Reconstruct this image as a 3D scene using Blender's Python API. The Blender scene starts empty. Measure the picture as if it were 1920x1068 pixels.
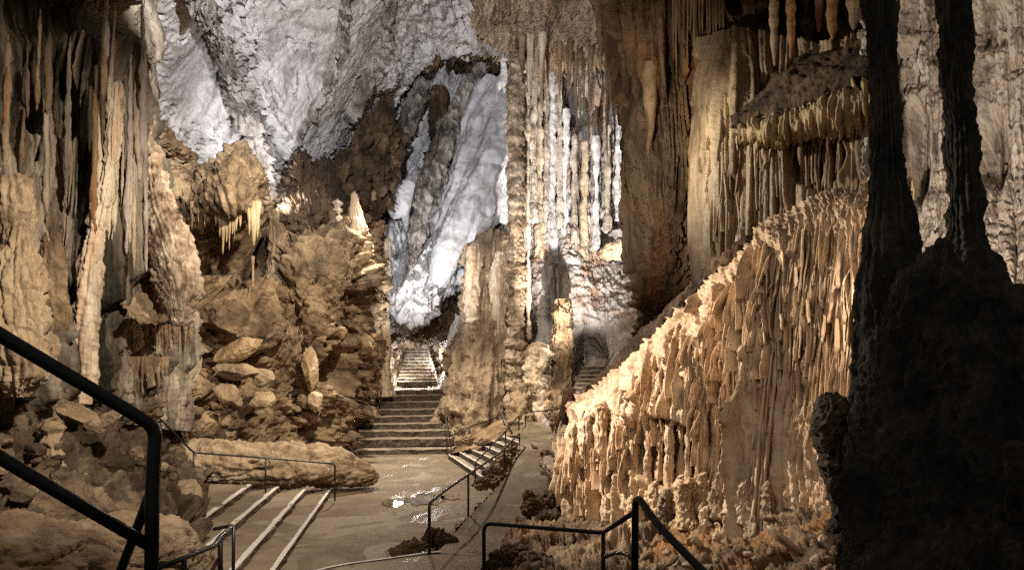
import bpy, math, random
import numpy as np
from mathutils import Vector
random.seed(7)
rng = np.random.default_rng(11)
S = bpy.context.scene
C = S.collection
EYE, HOR, F = 3.4, 700.0, 1280.0

def P(px, py, d):
    """a point at depth d metres seen at photo pixel (px, py)"""
    return np.array([(px-960.0)/F*d, d, EYE+(HOR-py)/F*d])

# ------------------------------------------------------------------ noise
LAT = rng.random((64, 64, 64)).astype(np.float32)*2-1
ROT = np.array([[0.36, 0.48, -0.8], [-0.8, 0.6, 0.0], [0.48, 0.64, 0.6]])

def vn(p):
    i = np.floor(p).astype(np.int64)
    f = (p-i)
    f = f*f*f*(f*(f*6-15)+10)
    i &= 63
    j = (i+1) & 63
    x0, y0, z0 = i[:, 0], i[:, 1], i[:, 2]
    x1, y1, z1 = j[:, 0], j[:, 1], j[:, 2]
    fx, fy, fz = f[:, 0], f[:, 1], f[:, 2]
    a = LAT[x0, y0, z0]*(1-fx)+LAT[x1, y0, z0]*fx
    b = LAT[x0, y1, z0]*(1-fx)+LAT[x1, y1, z0]*fx
    c = LAT[x0, y0, z1]*(1-fx)+LAT[x1, y0, z1]*fx
    d = LAT[x0, y1, z1]*(1-fx)+LAT[x1, y1, z1]*fx
    return (a*(1-fy)+b*fy)*(1-fz)+(c*(1-fy)+d*fy)*fz

def fbm(p, o=4, g=0.5, kind=0):
    r = np.zeros(len(p)); a = 1.0; t = 0.0
    q = p.copy()
    for k in range(o):
        n = vn(q)
        if kind == 1: n = np.abs(n)*2-0.6        # rounded lumps, sharp creases
        if kind == 2: n = 0.6-np.abs(n)*2        # sharp crests
        r += a*n; t += a; a *= g
        q = q @ ROT.T * 2.03 + 17.3
    return r/t

def fbm_s(p, o=4, g=0.5, kind=0):
    """no rotation between octaves: keeps a stretched grain"""
    r = np.zeros(len(p)); a = 1.0; t = 0.0; q = p.copy()
    for k in range(o):
        n = vn(q)
        if kind == 1: n = np.abs(n)*2-0.6
        if kind == 2: n = 0.6-np.abs(n)*2
        r += a*n; t += a; a *= g
        q = q*2.07+np.array([11.7, 5.3, 23.9])
    return r/t

def hsh(i, j, seed=0):
    return (LAT[(i*7+seed*13) & 63, (j*11+i*3+seed) & 63, (seed*29+i*5+j*17) & 63]+1)/2

def facet(p, f, k=1.0):
    """broken angular rock: each cell is a tilted plane"""
    q = p*f
    base = np.floor(q).astype(np.int64)
    best = np.full(len(q), 9e9); sec = best.copy()
    out = np.zeros(len(q))
    for dx in (-1, 0, 1):
        for dy in (-1, 0, 1):
            for dz in (-1, 0, 1):
                c = base+np.array([dx, dy, dz])
                a = c & 63
                r1 = LAT[a[:, 0], a[:, 1], a[:, 2]]
                r2 = LAT[a[:, 2], a[:, 0], a[:, 1]]
                r3 = LAT[a[:, 1], (a[:, 2]+31) & 63, a[:, 0]]
                ctr = c+0.5+0.45*np.stack([r1, r2, r3], 1)
                dv = q-ctr
                d = (dv*dv).sum(1)
                m = d < best
                sec = np.where(m, best, np.minimum(sec, d))
                best = np.where(m, d, best)
                val = (dv[:, 0]*r3+dv[:, 1]*r1+dv[:, 2]*r2)*1.3*k+r2*0.45
                out = np.where(m, val, out)
    edge = np.clip((np.sqrt(sec)-np.sqrt(best))/0.16, 0, 1)
    return out-(1-edge)*0.35

def drape(s, t, w, ln, seed, taper=0.6, fill=1.0, sharp=0.5, cut=0.07, warp=1.0):
    """hanging folds: half-round ribs that swell downwards and break off (0..1)"""
    ph = np.stack([s/w*0.35, t/ln*0.7, np.full(len(s), seed*3.1)], 1)
    s2 = s+warp*(0.55*w*vn(ph)+0.3*w*vn(ph*2.3+9))
    i = np.floor(s2/w).astype(np.int64)
    f = s2/w-i
    h = hsh(i, i*0+seed, seed)
    tt = t/ln*(0.55+0.9*hsh(i, i*0+3, seed+5))+h*7
    k = np.floor(tt).astype(np.int64)
    g = tt-k
    pres = hsh(i, k, seed+9)
    wd = 1-taper*g**2
    x = np.clip(np.abs(2*f-1)/np.maximum(wd, 0.05), 0, 1)
    rib = (1-x*x)**sharp
    sw = (0.25+0.75*g**0.8)*np.clip((1-g)/cut, 0, 1)
    amp = np.where(pres < fill, 0.35+0.65*hsh(i, k+7, seed+2), 0.12)
    return rib*sw*amp

def sm(x, a, b):
    x = np.clip((x-a)/(b-a), 0, 1)
    return x*x*(3-2*x)

def blob(X, Y, cx, cy, rx, ry, soft=0.5):
    d = np.sqrt(((X-cx)/rx)**2+((Y-cy)/ry)**2)
    return 1-sm(d, 1-soft, 1+soft*0.4)

# ------------------------------------------------------------------ objects
def tag(o, label=None, cat=None, group=None, kind=None):
    if label: o['label'] = label
    if cat: o['category'] = cat
    if group: o['group'] = group
    if kind: o['kind'] = kind
    return o

def empty(name, loc, label, cat, group=None):
    o = bpy.data.objects.new(name, None); C.objects.link(o)
    o.location = loc; o.empty_display_size = 0.2
    return tag(o, label, cat, group)

def link_mesh(name, V, Q, mat, parent=None, smooth=True, origin='base', tris=None):
    V = np.asarray(V, dtype=np.float64)
    if parent is not None:
        loc = np.array(parent.matrix_basis.translation)
        if parent.parent is not None:
            loc = loc+np.array(parent.parent.matrix_basis.translation)
        oloc = np.zeros(3)
    elif origin == 'base':
        loc = np.array([V[:, 0].mean(), V[:, 1].mean(), V[:, 2].min()]); oloc = loc
    else:
        loc = np.zeros(3); oloc = loc
    me = bpy.data.meshes.new(name)
    if isinstance(Q, np.ndarray) and Q.ndim == 2:
        n = Q.shape[1]
        me.vertices.add(len(V)); me.loops.add(Q.size); me.polygons.add(len(Q))
        me.vertices.foreach_set('co', (V-loc).astype(np.float32).ravel())
        me.loops.foreach_set('vertex_index', Q.astype(np.int32).ravel())
        me.polygons.foreach_set('loop_start', np.arange(0, Q.size, n, dtype=np.int32))
        me.polygons.foreach_set('use_smooth', np.full(len(Q), smooth))
        me.update(calc_edges=True); me.validate()
    else:
        me.from_pydata([tuple(v-loc) for v in V], [], Q)
        for p in me.polygons: p.use_smooth = smooth
    me.materials.append(mat)
    o = bpy.data.objects.new(name, me); C.objects.link(o)
    o.location = oloc
    if parent is not None: o.parent = parent
    return o

def crom(ctrl, n, axis=0):
    """Catmull-Rom resampling of a control array along an axis"""
    c = np.moveaxis(np.asarray(ctrl, float), axis, 0)
    m = len(c)
    if m == 2:
        x = np.linspace(0, 1, n).reshape((-1,)+(1,)*(c.ndim-1))
        return np.moveaxis(c[0]*(1-x)+c[1]*x, 0, axis)
    e = np.concatenate([2*c[:1]-c[1:2], c, 2*c[-1:]-c[-2:-1]], 0)
    x = np.linspace(0, m-1-1e-9, n)
    i = np.floor(x).astype(int); f = (x-i).reshape((-1,)+(1,)*(c.ndim-1))
    a, b, d, g = e[i], e[i+1], e[i+2], e[i+3]
    r = 0.5*(2*b+(d-a)*f+(2*a-5*b+4*d-g)*f*f+(3*b-a-3*d+g)*f**3)
    return np.moveaxis(r, 0, axis)

def grid_faces(nv, nu, wrap=False):
    a = np.arange(nv*nu).reshape(nv, nu)
    if wrap:
        b = np.roll(a, -1, 1)
        q = np.stack([a[:-1], a[1:], b[1:], b[:-1]], -1)
    else:
        q = np.stack([a[:-1, :-1], a[1:, :-1], a[1:, 1:], a[:-1, 1:]], -1)
    return q.reshape(-1, 4)

def normals(G, wrap=False):
    if wrap:
        du = np.roll(G, -1, 1)-np.roll(G, 1, 1)
    else:
        du = np.gradient(G, axis=1)
    dv = np.gradient(G, axis=0)
    n = np.cross(dv, du)
    return n/np.maximum(np.linalg.norm(n, axis=2, keepdims=True), 1e-9)

STEP = 2.1
def crunchy(p, D, r, amp=3.6, w=11.0, asp=.38):
    k = F/(D*w); A = amp*D/F
    if r is not None: A = np.minimum(A, r*.28)
    g = p*np.array([k, k, k*asp])
    g = g+.35*np.stack([vn(g*.6+5), vn(g*.6+25), vn(g*.6+45)], 1)
    return A*(fbm_s(g, 4, .62, 2)*1.5+.9*np.minimum(fbm_s(g*np.array([.45, .45, .8])+7, 3, .6, 1), .25))
NETS = {}
def depth_on(key, x, y):
    G = NETS[key]; k = np.argmin((G[:, 0]-x)**2+(G[:, 1]-y)**2); return G[k, 2]
def patch(name, rows, disp, mat, step=None, parent=None, kind=None, label=None, cat=None, group=None, horiz=0.0, crunch=(3.6, 11, .38), key=None):
    """a rock face: control net of (px,py,depth) -> fine grid displaced along its normals"""
    R = [[P(*c) for c in r] for r in rows]
    if key: NETS[key] = crom(crom(np.array(rows, float), 70, 0), 70, 1).reshape(-1, 3)
    R = np.array(R)
    st = step or STEP
    px = np.array(rows, float)
    lu = np.linalg.norm(np.diff(px[:, :, :2], axis=1), axis=2).sum(1).max()
    lv = np.linalg.norm(np.diff(px[:, :, :2], axis=0), axis=2).sum(0).max()
    nu, nv = max(8, int(lu/st)), max(8, int(lv/st))
    G = crom(crom(R, nv, 0), nu, 1)
    N = normals(G)
    # turn the normals towards the cave's middle
    mid = G.reshape(-1, 3).mean(0)
    if (N.reshape(-1, 3).mean(0) @ (np.array([0, 0, 5.0])-mid)) < 0: N = -N
    if horiz:
        N[..., 2] *= (1-horiz); N /= np.linalg.norm(N, axis=2, keepdims=True)
    p = G.reshape(-1, 3)
    W = np.linalg.norm(np.diff(G, axis=1), axis=2).sum(1).mean()
    s = np.tile(np.linspace(0, 1, nu), nv)*W
    X = p[:, 0]/p[:, 1]*F+960; Y = HOR-(p[:, 2]-EYE)/p[:, 1]*F
    d = disp(dict(p=p, X=X, Y=Y, s=s, t=-p[:, 2], u=np.tile(np.linspace(0, 1, nu), nv), v=np.repeat(np.linspace(0, 1, nv), nu)))
    if crunch: d = d+crunchy(p, p[:, 1].mean(), None, *crunch)
    V = p+N.reshape(-1, 3)*d[:, None]
    o = link_mesh(name, V, grid_faces(nv, nu), mat, parent, origin='zero' if kind == 'structure' else 'base')
    return tag(o, label, cat, group, kind)

def tube(name, path, disp, mat, step=None, seg=None, flat=1.0, parent=None, crunch=(3.2, 10, .4), **kw):
    """closed rock body round a path of (px,py,depth,radius_px)"""
    st = step or STEP
    a = np.array(path, float)
    c = np.array([P(x, y, d) for x, y, d, r in path]); rr = a[:, 3]*a[:, 2]/F
    L = np.linalg.norm(np.diff(a[:, :2], axis=0), axis=1).sum()
    n = max(8, int(L/st))
    cc = crom(np.concatenate([c, rr[:, None]], 1), n)
    ctr, r = cc[:, :3], np.maximum(cc[:, 3], 0.01)
    x = np.linspace(0, 1, n)
    m = seg or int(min(360, max(10, 2*math.pi*a[:, 3].max()/st)))
    th = np.linspace(0, 2*math.pi, m, endpoint=False)
    tan = np.gradient(ctr, axis=0); tan /= np.linalg.norm(tan, axis=1, keepdims=True)
    up = np.array([0, 1.0, 0])
    e1 = np.cross(tan, up); e1 /= np.linalg.norm(e1, axis=1, keepdims=True)
    e2 = np.cross(e1, tan)
    dirs = np.cos(th)[None, :, None]*e1[:, None, :]+np.sin(th)[None, :, None]*e2[:, None, :]*flat
    G = ctr[:, None, :]+dirs*r[:, None, None]
    p = G.reshape(-1, 3); N = dirs.reshape(-1, 3)
    T = np.tile(th, n); Rr = np.repeat(r, m)
    d = disp(dict(p=p, s=T*rr.max(), t=-p[:, 2], th=T, r=Rr, v=np.repeat(x, m), X=p[:, 0]/p[:, 1]*F+960, Y=HOR-(p[:, 2]-EYE)/p[:, 1]*F))
    if crunch: d = d+crunchy(p, p[:, 1].mean(), Rr, *crunch)
    fade = np.repeat(np.minimum(1, np.minimum(np.arange(n), np.arange(n)[::-1])/3.0), m)
    V = ctr.repeat(m, 0)+(p-ctr.repeat(m, 0))*np.maximum(fade, 0.02)[:, None]+N*(d*fade)[:, None]
    o = link_mesh(name, V, grid_faces(n, m, True), mat, parent)
    return tag(o, kw.get('label'), kw.get('cat'), kw.get('group'), kw.get('kind'))

def spike(name, px, y0, y1, D, r, mat, lean=0.0, rough=0.3, parent=None, knob=0.0, label=None, cat=None, group=None, blunt=0.0):
    """a stalactite (y1 below y0) or a stalagmite (y1 above y0); y0 is the root"""
    n = max(8, int(abs(y1-y0)/4)); m = 12
    x = np.linspace(0, 1, n)
    ctr = np.stack([(px+lean*x-960)/F*D, np.full(n, D), EYE+(HOR-(y0+(y1-y0)*x))/F*D], 1)
    R = r/F*D
    prof = R*((1-x)**(0.75)*(1-blunt)+blunt*np.sqrt(np.clip(1-x**4, 0, 1))+0.06)
    seed = random.random()*50
    prof *= 1+knob*np.sin(x*n*0.9+seed)+rough*0.6*vn(np.stack([x*9+seed, x*0+seed, x*0], 1))
    wob = R*0.5*rough
    ctr[:, 0] += wob*vn(np.stack([x*4+seed, x*0+3, x*0], 1)); ctr[:, 1] += wob*vn(np.stack([x*4, x*0+seed, x*0], 1))
    th = np.linspace(0, 2*math.pi, m, endpoint=False)
    dirs = np.stack([np.cos(th), np.sin(th), 0*th], 1)
    V = ctr[:, None]+dirs[None]*prof[:, None, None]
    q = V.reshape(-1, 3)
    V = q+np.tile(dirs, (n, 1))*(rough*R*0.5*vn(q*np.array([1, 1, 0.35])/R*0.9+seed))[:, None]
    Q = [tuple(x) for x in grid_faces(n, m, True)]+[tuple(range(m)), tuple(range((n-1)*m, n*m))[::-1]]
    o = link_mesh(name, V, Q, mat, parent)
    return tag(o, label, cat, group)

_ico = {}
def ico(sub):
    if sub not in _ico:
        import bmesh
        bm = bmesh.new(); bmesh.ops.create_icosphere(bm, subdivisions=sub, radius=1)
        bm.verts.ensure_lookup_table()
        _ico[sub] = (np.array([v.co[:] for v in bm.verts]), np.array([[v.index for v in f.verts] for f in bm.faces]))
        bm.free()
    return _ico[sub]

def boulder(name, px, py, D, rx, ry, mat, rot=0.0, depth=1.0, planes=14, rough=0.06, sub=5, seed=0, parent=None, cut=0.75, lump=0.0, **kw):
    """angular boulder: half sizes rx, ry in photo px at depth D, rotated in the picture by rot degrees"""
    V, Q = ico(sub)
    r = np.random.default_rng(seed+100)
    n = r.normal(size=(planes, 3)); n /= np.linalg.norm(n, axis=1, keepdims=True)
    h = cut+0.3*r.random(planes)
    dots = V @ n.T
    k = np.where(dots > 0.05, h/np.maximum(dots, 0.05), 9)
    rad = np.minimum(1.0, k.min(1))
    W = V*rad[:, None]
    sc = np.array([rx, (rx+ry)/2*depth, ry])*D/F
    W = W*sc
    size = sc.mean()
    W += V*(rough*size*fbm(W/size*3+seed, 5, 0.68)+lump*size*fbm(W/size*2+seed+5, 4, 0.5, 1))[:, None]
    a = math.radians(rot); ca, sa = math.cos(a), math.sin(a)
    W = np.stack([W[:, 0]*ca-W[:, 2]*sa, W[:, 1], W[:, 0]*sa+W[:, 2]*ca], 1)
    W += P(px, py, D)
    o = link_mesh(name, W, Q, mat, parent, smooth=False)
    return tag(o, kw.get('label'), kw.get('cat'), kw.get('group'), kw.get('kind'))

# ------------------------------------------------------------------ materials
def nt(m):
    m.use_nodes = True
    t = m.node_tree; t.nodes.clear(); return t, t.nodes, t.links

def rock(name, cols, scale=1.0, zs=1.0, stain=None, stain_amt=0.6, stain_scale=(1.2, 1.2, 0.18), bump=0.5, bscale=9.0, bdist=0.05, rough=0.75, spec=0.3, speck=0.0, rot=(0, 0, 0), stain2=None, vein=.55, vs=1.6, vz=.5, mid=1.0):
    """mottled limestone: ramp of base colours over noise, streaky mineral stain, fine bump"""
    m = bpy.data.materials.new(name); t, N, L = nt(m)
    out = N.new('ShaderNodeOutputMaterial'); b = N.new('ShaderNodeBsdfPrincipled')
    L.new(b.outputs[0], out.inputs[0])
    g = N.new('ShaderNodeNewGeometry')
    mp = N.new('ShaderNodeMapping'); mp.inputs['Scale'].default_value = (scale, scale, scale*zs); mp.inputs['Rotation'].default_value = rot
    L.new(g.outputs['Position'], mp.inputs[0])
    n1 = N.new('ShaderNodeTexNoise'); n1.inputs['Scale'].default_value = 1.0; n1.inputs['Detail'].default_value = 9; n1.inputs['Roughness'].default_value = 0.66; n1.inputs['Distortion'].default_value = 0.6
    L.new(mp.outputs[0], n1.inputs['Vector'])
    r = N.new('ShaderNodeValToRGB'); e = r.color_ramp.elements
    lo, hi = 0.33, 0.67
    while len(e) < len(cols): e.new(0.5)
    for k, c in enumerate(cols):
        e[k].position = lo+(hi-lo)*k/(len(cols)-1); e[k].color = (*c, 1)
    L.new(n1.outputs['Fac'], r.inputs[0])
    col = r.outputs[0]
    def mixin(col, c, amt, sc, a, bb, seed):
        mp2 = N.new('ShaderNodeMapping'); mp2.inputs['Scale'].default_value = sc; mp2.inputs['Location'].default_value = (seed, seed*2, seed); mp2.inputs['Rotation'].default_value = rot
        L.new(g.outputs['Position'], mp2.inputs[0])
        n2 = N.new('ShaderNodeTexNoise'); n2.inputs['Scale'].default_value = 1.0; n2.inputs['Detail'].default_value = 8; n2.inputs['Roughness'].default_value = 0.62; n2.inputs['Distortion'].default_value = 0.8
        L.new(mp2.outputs[0], n2.inputs['Vector'])
        mr = N.new('ShaderNodeMapRange'); mr.inputs[1].default_value = a; mr.inputs[2].default_value = bb; mr.inputs[4].default_value = amt
        L.new(n2.outputs['Fac'], mr.inputs[0])
        mx = N.new('ShaderNodeMix'); mx.data_type = 'RGBA'
        L.new(mr.outputs[0], mx.inputs[0]); L.new(col, mx.inputs[6]); mx.inputs[7].default_value = (*c, 1)
        return mx.outputs[2]
    if stain: col = mixin(col, stain, stain_amt, stain_scale, 0.48, 0.66, 3.3)
    if stain2: col = mixin(col, stain2[0], stain2[1], stain2[2], 0.5, 0.62, 9.1)
    # thin dark mineral seams
    mp4 = N.new('ShaderNodeMapping'); mp4.inputs['Scale'].default_value = (vs, vs, vs*vz); mp4.inputs['Rotation'].default_value = rot
    L.new(g.outputs['Position'], mp4.inputs[0])
    n4 = N.new('ShaderNodeTexNoise'); n4.noise_type = 'RIDGED_MULTIFRACTAL'; n4.inputs['Scale'].default_value = 1.0; n4.inputs['Detail'].default_value = 7; n4.inputs['Roughness'].default_value = 0.6; n4.inputs['Distortion'].default_value = 0.5
    L.new(mp4.outputs[0], n4.inputs['Vector'])
    r4 = N.new('ShaderNodeMapRange'); r4.inputs[1].default_value = .62; r4.inputs[2].default_value = .95; r4.inputs[4].default_value = vein
    L.new(n4.outputs['Fac'], r4.inputs[0])
    m4 = N.new('ShaderNodeMix'); m4.data_type = 'RGBA'; L.new(r4.outputs[0], m4.inputs[0]); L.new(col, m4.inputs[6])
    m4.inputs[7].default_value = (*[x*.22 for x in cols[1]], 1)
    col = m4.outputs[2]
    L.new(col, b.inputs['Base Color'])
    nb = N.new('ShaderNodeTexNoise'); nb.inputs['Scale'].default_value = bscale; nb.inputs['Detail'].default_value = 8; nb.inputs['Roughness'].default_value = 0.68
    L.new(g.outputs['Position'], nb.inputs['Vector'])
    nv = N.new('ShaderNodeTexVoronoi'); nv.inputs['Scale'].default_value = bscale*0.8; nv.feature = 'SMOOTH_F1'
    L.new(g.outputs['Position'], nv.inputs['Vector'])
    ad = N.new('ShaderNodeMath'); ad.operation = 'MULTIPLY_ADD'; ad.inputs[1].default_value = -0.5
    L.new(nv.outputs['Distance'], ad.inputs[0]); L.new(nb.outputs['Fac'], ad.inputs[2])
    bm_ = N.new('ShaderNodeBump'); bm_.inputs['Strength'].default_value = .9; bm_.inputs['Distance'].default_value = .09*mid; bm_.invert = True
    L.new(n4.outputs['Fac'], bm_.inputs['Height'])
    bu = N.new('ShaderNodeBump'); bu.inputs['Strength'].default_value = bump; bu.inputs['Distance'].default_value = bdist*2
    L.new(bm_.outputs[0], bu.inputs['Normal'])
    L.new(ad.outputs[0], bu.inputs['Height']); L.new(bu.outputs[0], b.inputs['Normal'])
    rr = N.new('ShaderNodeMapRange'); rr.inputs[1].default_value = 0.35; rr.inputs[2].default_value = 0.65; rr.inputs[3].default_value = rough-0.18; rr.inputs[4].default_value = min(1, rough+0.15)
    L.new(nb.outputs['Fac'], rr.inputs[0]); L.new(rr.outputs[0], b.inputs['Roughness'])
    b.inputs['Specular IOR Level'].default_value = spec
    return m

def plain(name, c, rough=0.5, metal=0.0, bump=0.1, bscale=40):
    m = bpy.data.materials.new(name); t, N, L = nt(m)
    out = N.new('ShaderNodeOutputMaterial'); b = N.new('ShaderNodeBsdfPrincipled'); L.new(b.outputs[0], out.inputs[0])
    g = N.new('ShaderNodeNewGeometry'); n = N.new('ShaderNodeTexNoise'); n.inputs['Scale'].default_value = bscale; n.inputs['Detail'].default_value = 6
    L.new(g.outputs['Position'], n.inputs['Vector'])
    r = N.new('ShaderNodeValToRGB'); r.color_ramp.elements[0].position = 0.35; r.color_ramp.elements[1].position = 0.65
    r.color_ramp.elements[0].color = (*[x*0.7 for x in c], 1); r.color_ramp.elements[1].color = (*[min(1, x*1.15) for x in c], 1)
    L.new(n.outputs['Fac'], r.inputs[0]); L.new(r.outputs[0], b.inputs['Base Color'])
    bu = N.new('ShaderNodeBump'); bu.inputs['Strength'].default_value = bump; bu.inputs['Distance'].default_value = 0.01
    L.new(n.outputs['Fac'], bu.inputs['Height']); L.new(bu.outputs[0], b.inputs['Normal'])
    b.inputs['Roughness'].default_value = rough; b.inputs['Metallic'].default_value = metal
    return m

def fins(name, rows, specs, mat, parent, skip=0, side=.0, toward=0.0):
    """many thin folds standing out from a rock face; specs = (x, y, length, width px, reach m, lean px)"""
    G = crom(crom(np.array([[P(*c) for c in r] for r in rows]), 110, 0), 170, 1)[skip:]
    N = normals(G); mid = G.reshape(-1, 3).mean(0)
    if (N.reshape(-1, 3).mean(0) @ (np.array([0, 0, 5.0])-mid)) < 0: N = -N
    X = (G[..., 0]/G[..., 1]*F+960).ravel(); Y = (HOR-(G[..., 2]-EYE)/G[..., 1]*F).ravel()
    D = G[..., 1].ravel(); N = N.reshape(-1, 3)
    V = []; Q = []; nr = 12; base = 0
    for x, y, L, w, reach, lean in specs:
        f = np.linspace(0, 1, nr); sd = random.random()*60
        wob = vn(np.stack([f*2.2+sd, f*0+sd, f*0], 1)); wob2 = vn(np.stack([f*6+sd, f*0, f*0+sd], 1))
        xx = x+lean*f+w*(1.3*wob+.5*wob2); yy = y+L*f
        k = np.array([np.argmin((X-u)**2+(Y-v)**2) for u, v in zip(xx, yy)])
        d = D[k]; n = N[k].copy(); n[:, 2] = 0; n = n+toward*np.array([-xx.mean()/F+960/F, -1, 0])/1.2; n = n.mean(0)[None].repeat(nr, 0); n /= np.linalg.norm(n, axis=1, keepdims=True)
        tdir = np.stack([-n[:, 1], n[:, 0], n[:, 2]*0], 1)
        if tdir[0, 0] < 0: tdir = -tdir
        p = np.array([P(u, v, q) for u, v, q in zip(xx, yy, np.convolve(np.pad(d, 1, 'edge'), [1/3]*3, 'valid'))])
        pr = reach*np.clip(np.sin(np.clip(f*1.15+.06, 0, 1)*1.57), 0, 1)**.8*(1+.22*wob2)
        ww = w*d.mean()/F*(.75+.35*wob)*(1-.25*f)
        sk = side+.35*wob[0]
        tip = p+n*pr[:, None]+tdir*(sk*reach)
        root = p-n*.12
        sec = [root-tdir*ww[:, None]*.7, p+n*pr[:, None]*.55-tdir*ww[:, None]*.5+tdir*sk*reach*.45, tip-tdir*ww[:, None]*.38, tip+n*ww[:, None]*.3, tip+tdir*ww[:, None]*.38, p+n*pr[:, None]*.55+tdir*ww[:, None]*.5+tdir*sk*reach*.45, root+tdir*ww[:, None]*.7]
        G2 = np.stack(sec, 1); m = len(sec)
        V.append(G2.reshape(-1, 3))
        Q += [tuple(int(v)+base for v in q) for q in grid_faces(nr, m)]
        Q.append(tuple(range(base+(nr-1)*m, base+nr*m))); Q.append(tuple(range(base, base+m))[::-1])
        base += nr*m
    return link_mesh(name, np.concatenate(V), Q, mat, parent, smooth=True)
# ------------------------------------------------------------------ palette
GREY = rock('pale_grey_limestone', [(.28, .265, .26), (.45, .43, .43), (.56, .54, .54), (.50, .47, .44)], 0.45, 0.7, stain=(.06, .048, .038), stain_amt=.6, stain_scale=(1.3, 1.3, .3), rot=(0, .3, 0), bump=.6, bscale=5, bdist=.06, vein=.8, vs=1.1, vz=.35, mid=.9)
GREYB = rock('white_grey_limestone', [(.42, .42, .45), (.58, .58, .61), (.66, .66, .68), (.5, .48, .47)], 0.5, 0.6, stain=(.10, .08, .065), stain_amt=.85, stain_scale=(1.5, 1.5, .6), rot=(0, .5, 0), bump=.5, bscale=5, bdist=.08)
SLAB = rock('smooth_grey_slab', [(.40, .40, .43), (.55, .55, .58), (.66, .66, .68), (.60, .60, .62)], 0.5, 0.35, stain=(.14, .12, .11), stain_amt=.55, stain_scale=(1.5, 1.5, .5), rot=(0, .55, 0), bump=.3, bscale=4, bdist=.06, vein=.75, vs=1.3, vz=.3, mid=.8)
BROWN = rock('brown_rock', [(.085, .055, .03), (.24, .16, .088), (.40, .28, .165), (.49, .37, .235)], 0.8, 0.8, stain=(.035, .024, .015), stain_amt=.7, stain_scale=(.9, .9, .7), bump=.85, bscale=8, bdist=.07, rough=.7)
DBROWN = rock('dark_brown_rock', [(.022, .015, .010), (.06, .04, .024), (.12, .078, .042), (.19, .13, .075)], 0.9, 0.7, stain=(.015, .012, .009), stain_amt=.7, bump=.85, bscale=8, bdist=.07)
GREY2 = rock('crusted_grey_rock', [(.05, .04, .032), (.20, .175, .155), (.42, .385, .36), (.50, .46, .43)], 1.3, 0.5, stain=(.04, .03, .022), stain_amt=.8, stain_scale=(1.6, 1.6, .5), rot=(0, .4, 0), bump=.9, bscale=6, bdist=.07, vein=.8)
OCHRE = rock('ochre_rock', [(.16, .10, .055), (.30, .205, .12), (.42, .31, .195), (.34, .25, .16)], 0.9, 0.8, stain=(.06, .04, .025), stain_amt=.6, stain_scale=(1, 1, .6), bump=.85, bscale=8, bdist=.06)
TAN = rock('tan_flowstone', [(.27, .175, .10), (.46, .33, .215), (.57, .44, .31), (.44, .29, .17)], 1.6, 0.22, stain=(.16, .10, .06), stain_amt=.5, stain_scale=(2.2, 2.2, .3), bump=.3, bscale=14, bdist=.02, rough=.55, stain2=((.48, .28, .15), .35, (1.1, 1.1, .25)), vein=.3, vs=2.2, vz=.3, mid=.7)
CREAM = rock('cream_calcite', [(.40, .30, .20), (.58, .47, .34), (.68, .58, .44), (.52, .38, .25)], 1.2, 0.25, stain=(.13, .09, .06), stain_amt=.7, stain_scale=(2.2, 2.2, .3), bump=.55, bscale=10, bdist=.04, rough=.6, stain2=((.5, .26, .12), .45, (1.3, 1.3, .25)))
CURT = rock('beige_curtain', [(.17, .115, .06), (.31, .22, .125), (.40, .30, .18), (.30, .20, .10)], 1.3, 0.14, stain=(.08, .05, .025), stain_amt=.75, stain_scale=(2.0, 2.0, .12), bump=.5, bscale=16, bdist=.02, rough=.5, spec=.5, vein=.4, vs=1.4, vz=.2, mid=.5)
FRINGE = rock('yellow_fringe', [(.26, .18, .09), (.40, .30, .16), (.50, .38, .21), (.36, .25, .12)], 2.2, 0.3, stain=(.12, .08, .04), stain_amt=.5, bump=.5, bscale=16, bdist=.02, rough=.6)
GREEN = rock('algae_drapery', [(.02, .018, .013), (.12, .098, .068), (.32, .26, .19), (.45, .38, .29)], 1.5, 0.16, stain=(.012, .012, .008), stain_amt=.98, stain_scale=(.8, .8, .14), bump=.6, bscale=11, bdist=.05, stain2=((.085, .08, .04), .35, (1.3, 1.3, .3)), vein=.8, vz=.25)
QROCK = rock('whitish_drapery', [(.32, .26, .21), (.52, .45, .38), (.62, .56, .49), (.5, .4, .3)], 1.6, 0.4, stain=(.08, .055, .04), stain_amt=.8, stain_scale=(2, 2, .5), bump=.6, bscale=11, bdist=.05)
DARK = rock('unlit_rock', [(.012, .012, .012), (.026, .025, .024), (.05, .045, .04), (.10, .08, .06)], 2.0, 0.6, bump=.6, bscale=16, bdist=.04, rough=.8)  # near-black colour stands in for foreground rock that gets no light
MASSM = rock('brown_hanging_rock', [(.05, .035, .022), (.14, .095, .055), (.26, .185, .11), (.33, .23, .13)], 1.0, 0.22, stain=(.03, .023, .016), stain_amt=.85, stain_scale=(1.6, 1.6, .22), bump=.85, bscale=10, bdist=.05, stain2=((.34, .15, .045), .6, (.8, .8, .14)))
DSLOPE = rock('dark_earth_slope', [(.03, .021, .013), (.075, .052, .03), (.14, .098, .058), (.22, .16, .095)], 1.6, 1.0, stain=(.02, .015, .01), stain_amt=.6, stain_scale=(.8, .8, .8), bump=.8, bscale=14, bdist=.05)
ORANGE = rock('orange_flowstone', [(.22, .135, .07), (.38, .255, .14), (.50, .36, .21), (.32, .20, .11)], 2.2, 0.5, stain=(.10, .05, .02), stain_amt=.6, bump=.6, bscale=16, bdist=.03, rough=.45, spec=.5)
WHITE = rock('white_calcite', [(.55, .56, .6), (.72, .74, .78), (.78, .8, .82), (.6, .6, .6)], 1.0, 0.3, stain=(.2, .2, .22), stain_amt=.6, bump=.5, bscale=8, bdist=.05)
STEEL = plain('dark_painted_steel', (.012, .017, .020), .38, .3, .15, 60)
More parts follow.
